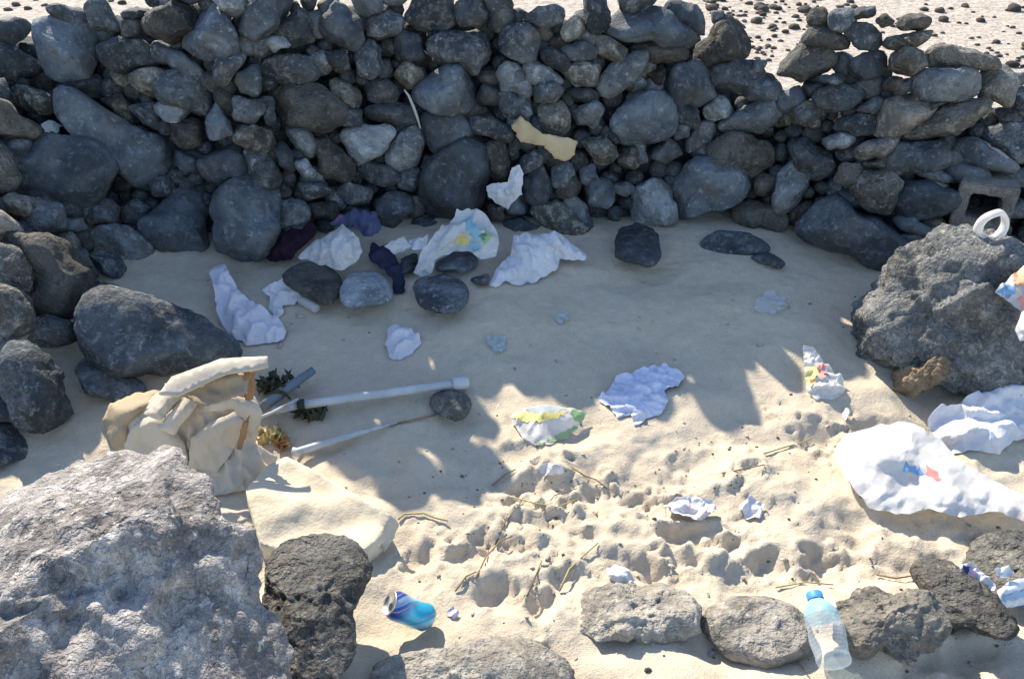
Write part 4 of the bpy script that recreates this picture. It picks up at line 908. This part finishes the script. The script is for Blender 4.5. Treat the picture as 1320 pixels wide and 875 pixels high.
patch('print', [(1161,598),(1168,598),(1176,604),(1190,606),(1189,613),(1174,610),(1163,604)], M['print_blue'], hf, bb, 2)
patch('print', [(1191,604),(1198,602),(1204,610),(1216,619),(1212,622),(1200,617),(1192,612)], M['print_red'], hf, bb, 3)
patch('print', [(1170,613),(1176,612),(1177,618),(1171,619)], M['print_orange'], hf, bb, 4)
litter('white_towel', [(1193,548,.02),(1210,536,.025),(1238,532,.03),(1240,520,.03),(1270,510,.04),(1302,496,.05),(1318,488,.06),(1350,488,.06),(1350,560,.03),(1306,568,.015),(1288,586,.005),(1250,580,.008),(1230,586,.005),(1208,574,.01)], 'white_cloth', 84,
       'crumpled white towel lying beyond the large plastic bag', 'towel', puff=.04, step=5.5, sub=2, sim=1.28)
eb, hf = litter('torn_bag', [(1282,376,.40),(1298,362,.42),(1318,345,.45),(1350,338,.46),(1350,445,.32),(1316,440,.33),(1308,425,.34),(1318,402,.37),(1300,388,.39)], 'white_plastic', 85,
       'torn white bag with orange and blue print hanging beside the craggy boulder', 'bag', puff=.03, fold=.012, freq=10)
patch('print', [(1303,356),(1318,348),(1330,352),(1326,372),(1310,368)], M['print_orange'], hf, eb)
patch('print', [(1284,377),(1298,366),(1308,374),(1300,384)], M['print_blue'], hf, eb)
patch('print', [(1312,385),(1320,378),(1324,396),(1316,402)], M['print_red'], hf, eb)
fw, hf = litter('foil_wrapper', [(1234,728,.12),(1250,728,.125),(1266,738,.12),(1284,755,.11),(1281,764,.10),(1262,758,.10),(1244,750,.10)], 'silver_foil', 86, 'torn silver foil wrapper on a jagged black stone', 'wrapper', puff=.012, fold=.006, freq=16, step=3)
patch('print', [(1238,730),(1250,731),(1262,742),(1250,748)], M['blue_cloth'], hf, fw)
sp, hf = litter('striped_packet', [(1284,762,.11),(1300,750,.125),(1330,742,.13),(1352,742,.13),(1352,772,.08),(1296,784,.075)], 'silver_foil', 87, 'silver packet with a blue stripe beside the torn foil wrapper', 'packet', puff=.018, sim=1.04)
patch('print', [(1292,766),(1350,753),(1350,760),(1294,775)], M['print_blue'], hf, sp)
litter('foil_scrap', [(1281,733,.15),(1300,730,.15),(1308,738,.14),(1290,746,.13)], 'silver_foil', 88, 'small crumpled foil scrap behind the striped packet', 'foil', puff=.008, fold=.008, freq=22, step=3)
litter('paper_scrap', [(855,655,.02),(870,644,.03),(895,640,.035),(918,648,.03),(925,660,.02),(905,670,.015),(880,668,.015),(862,662,.015)], 'white_cloth', 89, 'crumpled whitish paper over a hollow in the trampled sand', 'paper', puff=.02, fold=.012, freq=18, step=3)
litter('paper_scrap', [(952,652,.01),(968,641,.02),(985,650,.012),(980,668,.006),(962,670,.006)], 'white_cloth', 90, 'small white paper scrap right of a crumpled paper over the hollow', 'paper', puff=.015, fold=.010, freq=22, step=3)
litter('tissue_scrap', [(780,735,.008),(792,728,.02),(808,732,.02),(818,748,.006),(806,755,.004),(786,746,.006)], 'white_cloth', 91, 'small pinkish-white tissue on the sand behind the low sandy pitted stone', 'tissue', puff=.02, fold=.012, freq=24, step=3)
litter('tissue_scrap', [(694,604,.008),(706,598,.02),(724,600,.02),(728,608,.008),(712,614,.005),(698,612,.006)], 'white_cloth', 92, 'small white tissue on the rim of a sand hollow by dry twigs', 'tissue', puff=.02, fold=.010, freq=24, step=3)
litter('plastic_scrap', [(970,395),(978,382),(995,378),(1012,384),(1014,396),(1000,405),(980,404)], 'clear_plastic', 93, 'thin clear plastic sheet scrap on shaded sand by the craggy boulder', 'plastic', puff=.010, fold=.004, freq=16, step=2.6, rag=1.6, sim=1.14)
litter('plastic_scrap', [(627,440),(638,430),(652,434),(652,448),(640,456)], 'pale_blue_plastic', 94, 'small greenish plastic scrap on the shaded sand', 'plastic', puff=.012, fold=.008, freq=24, step=2.6, rag=1.6)
litter('plastic_scrap', [(714,409),(724,404),(734,412),(722,418)], 'pale_blue_plastic', 95, 'tiny pale plastic scrap on shaded sand below the white shirt', 'plastic', puff=.012, fold=.006, freq=24, step=2.6, rag=1.6)
litter('plastic_scrap', [(53,160),(66,155),(80,162),(74,171),(58,170)], 'pale_blue_plastic', 96, 'pale blue plastic scrap wedged between big wall stones', 'plastic', mode='face', z0=.07, puff=.012, fold=.006, freq=24, step=2.6, rag=1.6)
litter('paper_scrap', [(815,540,.004),(826,536,.012),(833,540,.010),(824,547,.004),(817,548,.004)], 'white_cloth', 97, 'white paper bit sticking out below the patterned cloth', 'paper', puff=.012, fold=.004, step=3)
litter('paper_scrap', [(1084,534,.004),(1092,526,.02),(1097,530,.02),(1090,542,.004)], 'white_cloth', 98, 'white paper bit standing in the sand near the crisp bag', 'paper', puff=.012, fold=.004, step=3)
litter('paper_scrap', [(574,790,.004),(584,782,.015),(592,790,.006),(586,798,.003)], 'white_lilac_cloth', 99, 'pinkish paper bit on the sand right of the drinks can', 'paper', puff=.012, fold=.004, step=3)
litter('navy_garment', [(478,318,.06),(500,318,.06),(512,335,.04),(522,360,.02),(522,376,.01),(508,380,.005),(506,360,.02),(490,345,.04),(476,335,.05)], 'navy_cloth', 101, 'dark navy garment squeezed between stones beside the white bag', 'garment', puff=.05, fold=.02, freq=9)
litter('maroon_garment', [(335,325,.05),(352,308,.09),(382,296,.11),(400,292,.12),(410,300,.11),(390,318,.08),(375,335,.05),(350,338,.03)], 'maroon_cloth', 102, 'dark maroon garment lying against the wall behind the white bag', 'garment', puff=.05, fold=.02, freq=9)
litter('blue_garment', [(425,290,.13),(440,278,.16),(462,272,.17),(486,276,.16),(492,292,.13),(484,306,.11),(468,304,.11),(456,292,.13)], 'blue_cloth', 103, 'faded blue and pink garment behind the white bag', 'garment', puff=.04, fold=.02, freq=10)
o = tube('dry_stick', [Vector(on_face(x, y, .09)[0]) for x, y in ((521,116),(527,124),(533,138),(538,152),(542,166))], [.003,.005,.006,.005,.003], M['pale_stick'], None, 8); tag(o, 'pale dry stick leaning against the wall stones', 'stick')

# ---- cement block with a square hole, and the white loop in front of it
def cement_block():
    P = on_ground(1215, 480)[0]; yb = P[1]
    r = rays(1268, 268); t = (yb+.52)/r[1]; c = r*t; c[2] += CAM_H
    w_, h_, d_, hw, hh = .095, .085, .22, .052, .045
    V, F = [], []
    for y in (-.0, d_*2):
        for (x, z) in ((-w_, -h_), (w_, -h_), (w_, h_), (-w_, h_), (-hw, -hh), (hw, -hh), (hw, hh), (-hw, hh)): V.append((x, y, z))
    for k in range(4):
        j = (k+1) % 4
        F += [(k, j, 4+j, 4+k), (8+j, 8+k, 12+k, 12+j), (k, 8+k, 8+j, j), (4+k, 4+j, 12+j, 12+k)]
    import bmesh
    me = mesh('cement_block', V, F, False); bm = bmesh.new(); bm.from_mesh(me)
    bmesh.ops.bevel(bm, geom=bm.edges[:], offset=.005, segments=2, affect='EDGES')
    bmesh.ops.subdivide_edges(bm, edges=[e for e in bm.edges if e.calc_length() > .03], cuts=5, use_grid_fill=True)
    for v in bm.verts:
        n = pn(np.array([[v.co.x*40, v.co.y*40, v.co.z*40]]))[0]; v.co += v.normal*n*.004
    bm.to_mesh(me); bm.free()
    o = obj('cement_block', me, M['cement'], None, c); o.rotation_euler = (R(-4), 0, R(-28))
    tag(o, 'weathered grey cement block with a square hole on top of the craggy boulder', 'block')
    return c
cb_c = cement_block()
def white_loop():
    r = rays(1279, 291); t = (cb_c[1]-.34)/r[1]; c = r*t; c[2] += CAM_H
    rs = np.random.RandomState(2); V, F = [], []; n, m = 40, 10
    sc = t/FPX
    for k in range(n):
        a = 2*math.pi*k/n
        u, v = 17*math.cos(a)*(1+.08*math.sin(3*a)), 20*math.sin(a)
        ang = R(22); x, z = u*math.cos(ang)+v*math.sin(ang)*.6, -u*math.sin(ang)*.8+v*math.cos(ang)
        cx_, cz_ = x*sc, z*sc; dirr = np.array([math.cos(a)*math.cos(ang), 0, math.sin(a)])
        wd = .012*(1.1-.35*math.sin(a)); th = .018
        for q in range(m):
            b_ = 2*math.pi*q/m
            V.append((cx_+dirr[0]*wd*math.cos(b_), th*math.sin(b_)+.01*math.sin(2*a), cz_+dirr[2]*wd*math.cos(b_)))
    for k in range(n):
        for q in range(m): F.append((k*m+q, k*m+(q+1) % m, ((k+1) % n)*m+(q+1) % m, ((k+1) % n)*m+q))
    o = obj('plastic_loop', mesh('plastic_loop', V, F), M['white_plastic'], None, c)
    tag(o, 'bright white plastic loop propped in front of the cement block hole', 'plastic loop')
white_loop()

# ---- driftwood lump
boulder('driftwood', [(1155,490),(1160,474),(1172,468),(1186,474),(1198,462),(1208,455),(1219,455),(1220,471),(1208,489),(1196,502),(1180,510),(1162,503)], 'knobbly brown driftwood lump on sunlit sand below the craggy boulder', M['drift_wood'], 77, sit=.1, thick=.6, cat='driftwood', sub=6, rough=.22, fine=.05, pit=.10, smooth=1, dents=40, lump=.08, lean=.3)

# ---- drinks can
def can():
    A = gp(554, 797, .028)
    d = Vector((-.74, -.12, .62)).normalized(); B = A+d; L = .115; B = A+d*L
    root = empty('drinks_can', gp(535, 800)); tag(root, 'dented blue drinks can lying on sunlit sand', 'can')
    rs = np.random.RandomState(4)
    def dent(v):
        a = math.atan2(v.y, v.x); k = math.exp(-((v.z-.055)/.022)**2)*max(0, math.cos(a-1.4))**2
        k2 = math.exp(-((v.z-.035)/.02)**2)*max(0, math.cos(a-3.0))**3
        r = math.hypot(v.x, v.y); f = 1-.22*k-.16*k2
        return Vector((v.x*f, v.y*f, v.z))
    prof = [(.0, .008), (.018, .006), (.024, .0), (.026, .001), (.0318, .010)]+[(.033, z) for z in np.linspace(.014, .098, 16)]+[(.0315, .103), (.0285, .109), (.027, .112)]
    lathe('can_body', prof, A, B, M['can_print'], root, 40, dent)
    lid = lathe('can_lid', [(.027, .112), (.0283, .1135), (.0275, .1155), (.0255, .115), (.0245, .1115), (.0, .1112)], A, B, M['aluminium'], root, 36)
    o = bpy.data.objects.new('opening', mesh('opening', [(.010*math.cos(t)+.009, .0075*math.sin(t), .1122) for t in np.linspace(0, 2*math.pi, 17)[:-1]], [tuple(range(16))]))
    o.data.materials.append(M['dark_plastic']); C.objects.link(o); o.parent = lid
can()

# ---- plastic bottle
def bottle():
    A, B = gp(1077, 856, .055), gp(1049, 764, .09)
    d = (B-A).normalized(); L = (B-A).length; root = empty('plastic_bottle', gp(1073, 850))
    tag(root, 'clear crumpled plastic bottle with a blue cap lying between two front row stones', 'bottle')
    k = L/.26
    def dent(v):
        a = math.atan2(v.y, v.x); n = float(pn(np.array([[math.cos(a)*1.2+3, math.sin(a)*1.2, v.z*22]]))[0])
        f = 1+.14*n; return Vector((v.x*f, v.y*f, v.z))
    rb = .040
    prof = [(.0, .012), (.018, .006), (.03, .0), (.037, .004), (rb, .014)]
    for z in np.linspace(.02, .165, 30): prof.append((rb-.0010*(.5+.5*math.cos(z*2*math.pi/.0145)), z))
    lathe('bottle_body', [(r, z*k) for r, z in prof], A, B, M['clear_plastic'], root, 32, dent)
    lathe('bottle_shoulder', [(r, z*k) for r, z in [(rb, .165), (.0395, .175), (.037, .19), (.032, .205), (.024, .22), (.0165, .23), (.0145, .236)]], A, B, M['blue_clear_plastic'], root, 32, dent)
    lathe('bottle_cap', [(r, z*k) for r, z in [(.0185, .232), (.0185, .257), (.017, .260), (.0, .260)]], A, B, M['cap_blue'], root, 24)
bottle()

# ---- twigs and dry stalks on the trampled sand
TW = [([(512,668),(522,662),(545,662),(562,666),(578,670)], .0028, 'curved brown twig pointing from the foam slab over the sand'),
 ([(640,700),(652,672),(668,650),(676,640)], .0022, 'bent thin twig rising towards the sand hollows'), ([(612,742),(628,716),(644,698),(660,690)], .0022, 'thin forked dry twig among the middle hollows'),
 ([(660,640),(690,648),(720,652),(748,640)], .002, 'long thin stalk beside the small white tissue'), ([(700,660),(716,640),(742,628)], .0018, 'dark wiry stalk crossing the long thin stalk'),
 ([(735,600),(752,612),(770,618),(782,628)], .002, 'brown wiry stalk above the trampled sand'), ([(720,760),(735,735),(752,715),(770,700)], .0026, 'straight dry stem leading to the low sandy pitted stone'),
 ([(680,770),(692,742),(700,722)], .002, 'short dry stem left of the straight dry stem'), ([(588,760),(600,744),(612,738)], .002, 'small twig right of the drinks can'),
 ([(985,585),(1010,578),(1032,572),(1046,566)], .0024, 'long dry grass stem by the crisp bag'), ([(930,610),(955,604),(985,600)], .002, 'yellow dry grass stem below the patterned cloth shade'),
 ([(1130,740),(1155,745),(1182,741)], .0022, 'thin dry stem next to the jagged black stone'), ([(1000,756),(1040,752),(1075,752)], .002, 'thin pale stem on the sand behind the plastic bottle'),
 ([(1010,838),(1024,850),(1042,868)], .002, 'curved brown stem left of the plastic bottle base'), ([(636,625),(650,612),(664,604)], .002, 'short stalk at the edge of the wall shadow')]
for k, (pts, r, lab) in enumerate(TW):
    rs = random.Random(k); P = [gp(x+rs.uniform(-2, 2), y+rs.uniform(-2, 2), .004+.006*rs.random()) for x, y in pts]
    tag(tube('twig', P, [r*(1.2-.5*i/len(P)) for i in range(len(P))], M['twig' if k % 3 else 'dry_grass'], None, 6), lab, 'twig', 'dry twigs on the trampled sand')

# ---- pebbles beyond the wall (the largest as things, the rest as one mass) and grit in the shelter
def pebbles():
    rs = np.random.RandomState(21); v0, f0 = ico(2); v1, f1 = ico(1)
    top = lambda x: np.interp(x, [0,60,130,220,600,870,930,970,1040,1100,1200,1280,1320], [35,20,10,0,0,5,30,90,60,40,55,110,140])
    L = []
    while len(L) < 330:
        x, y = rs.uniform(870, 1330), rs.uniform(-30, 150)
        if y > top(x)-2: continue
        dens = .9 if (x < 1110 or y > 55) else .22
        if rs.rand() > dens: continue
        L.append((x, y, rs.uniform(1.8, 4.2)*(1+1.6*rs.rand()**6)))
    for _ in range(30): L.append((rs.uniform(-10, 180), rs.uniform(-30, 16), rs.uniform(2.5, 6)))
    P = on_ground([p[0] for p in L], [p[1] for p in L])
    order = sorted(range(len(L)), key=lambda k: -L[k][2]); shapes = []
    for k in range(6):
        q = v0*(1+.3*pn(v0*1.3+k*9.1))[:, None]*np.array([1.15, .9, .62]); shapes.append(mesh('pebble', q, f0))
        shapes[-1].materials.append(M['pebble_dark'])
    Vs, Fs, off = [], [], 0
    for n, k in enumerate(order):
        r = L[k][2]/scale_at(P[k])
        if n < 90:
            o = bpy.data.objects.new('pebble', shapes[n % 6]); C.objects.link(o); o.location = Vector(P[k])+Vector((0, 0, r*.25)); o.scale = (r, r, r)
            o.rotation_euler = (rs.uniform(-.2, .2), rs.uniform(-.2, .2), rs.uniform(0, 6.28))
            tag(o, 'small dark pebble lying on the sunlit sand beyond the wall', 'pebble', 'pebbles on the sand beyond the wall')
        else:
            Vs.append(v1*r*np.array([1.1, .9, .6])*(1+.25*pn(v1+n))[:, None]+P[k]+[0, 0, r*.2]); Fs.append(f1+off); off += len(v1)
    o = obj('gravel', mesh('gravel', np.concatenate(Vs), np.concatenate(Fs)), M['pebble_dark']); tag(o, 'fine dark gravel strewn over the sand beyond the wall', 'gravel', kind='stuff')
    # grit in the hollow
    Vs, Fs, off = [], [], 0; X = np.concatenate([rs.uniform(200, 1320, 120), rs.normal(700, 90, 60), rs.normal(960, 110, 40)]); Y = np.concatenate([360+rs.rand(120)**.8*510, rs.normal(640, 60, 60), rs.normal(600, 40, 40)])
    P = on_ground(X, Y)
    for k in range(220):
        r = rs.uniform(.0012, .0036)*(1+1.4*rs.rand()**6)
        Vs.append(v1*r*np.array([1.2, .9, .7])*(1+.3*pn(v1+k))[:, None]+P[k]+[0, 0, r*.3]); Fs.append(f1+off); off += len(v1)
    o = obj('grit', mesh('grit', np.concatenate(Vs), np.concatenate(Fs)), M['pebble_dark']); tag(o, 'scattered dark grit on the sand of the hollow', 'grit', kind='stuff')
    Vs, Fs, off = [], [], 0; X = rs.uniform(220, 1320, 140); Y = 350+rs.rand(140)*520; P = on_ground(X, Y)
    for k in range(140):
        r = rs.uniform(.002, .006)*(1+1.5*rs.rand()**5); a = rs.uniform(0, 6.28); ca, sa = math.cos(a), math.sin(a)
        q = v1*r*np.array([1.5, .8, .5])*(1+.5*pn(v1*1.3+k*3.1))[:, None]; q[:, :2] = q[:, :2]@np.array([[ca, sa], [-sa, ca]])
        Vs.append(q+P[k]+[0, 0, r*.15]); Fs.append(f1+off); off += len(v1)
    o = obj('shell_bits', mesh('shell_bits', np.concatenate(Vs), np.concatenate(Fs)), M['cement']); tag(o, 'scattered pale shell bits on the sand of the hollow', 'shell bits', kind='stuff')
pebbles()
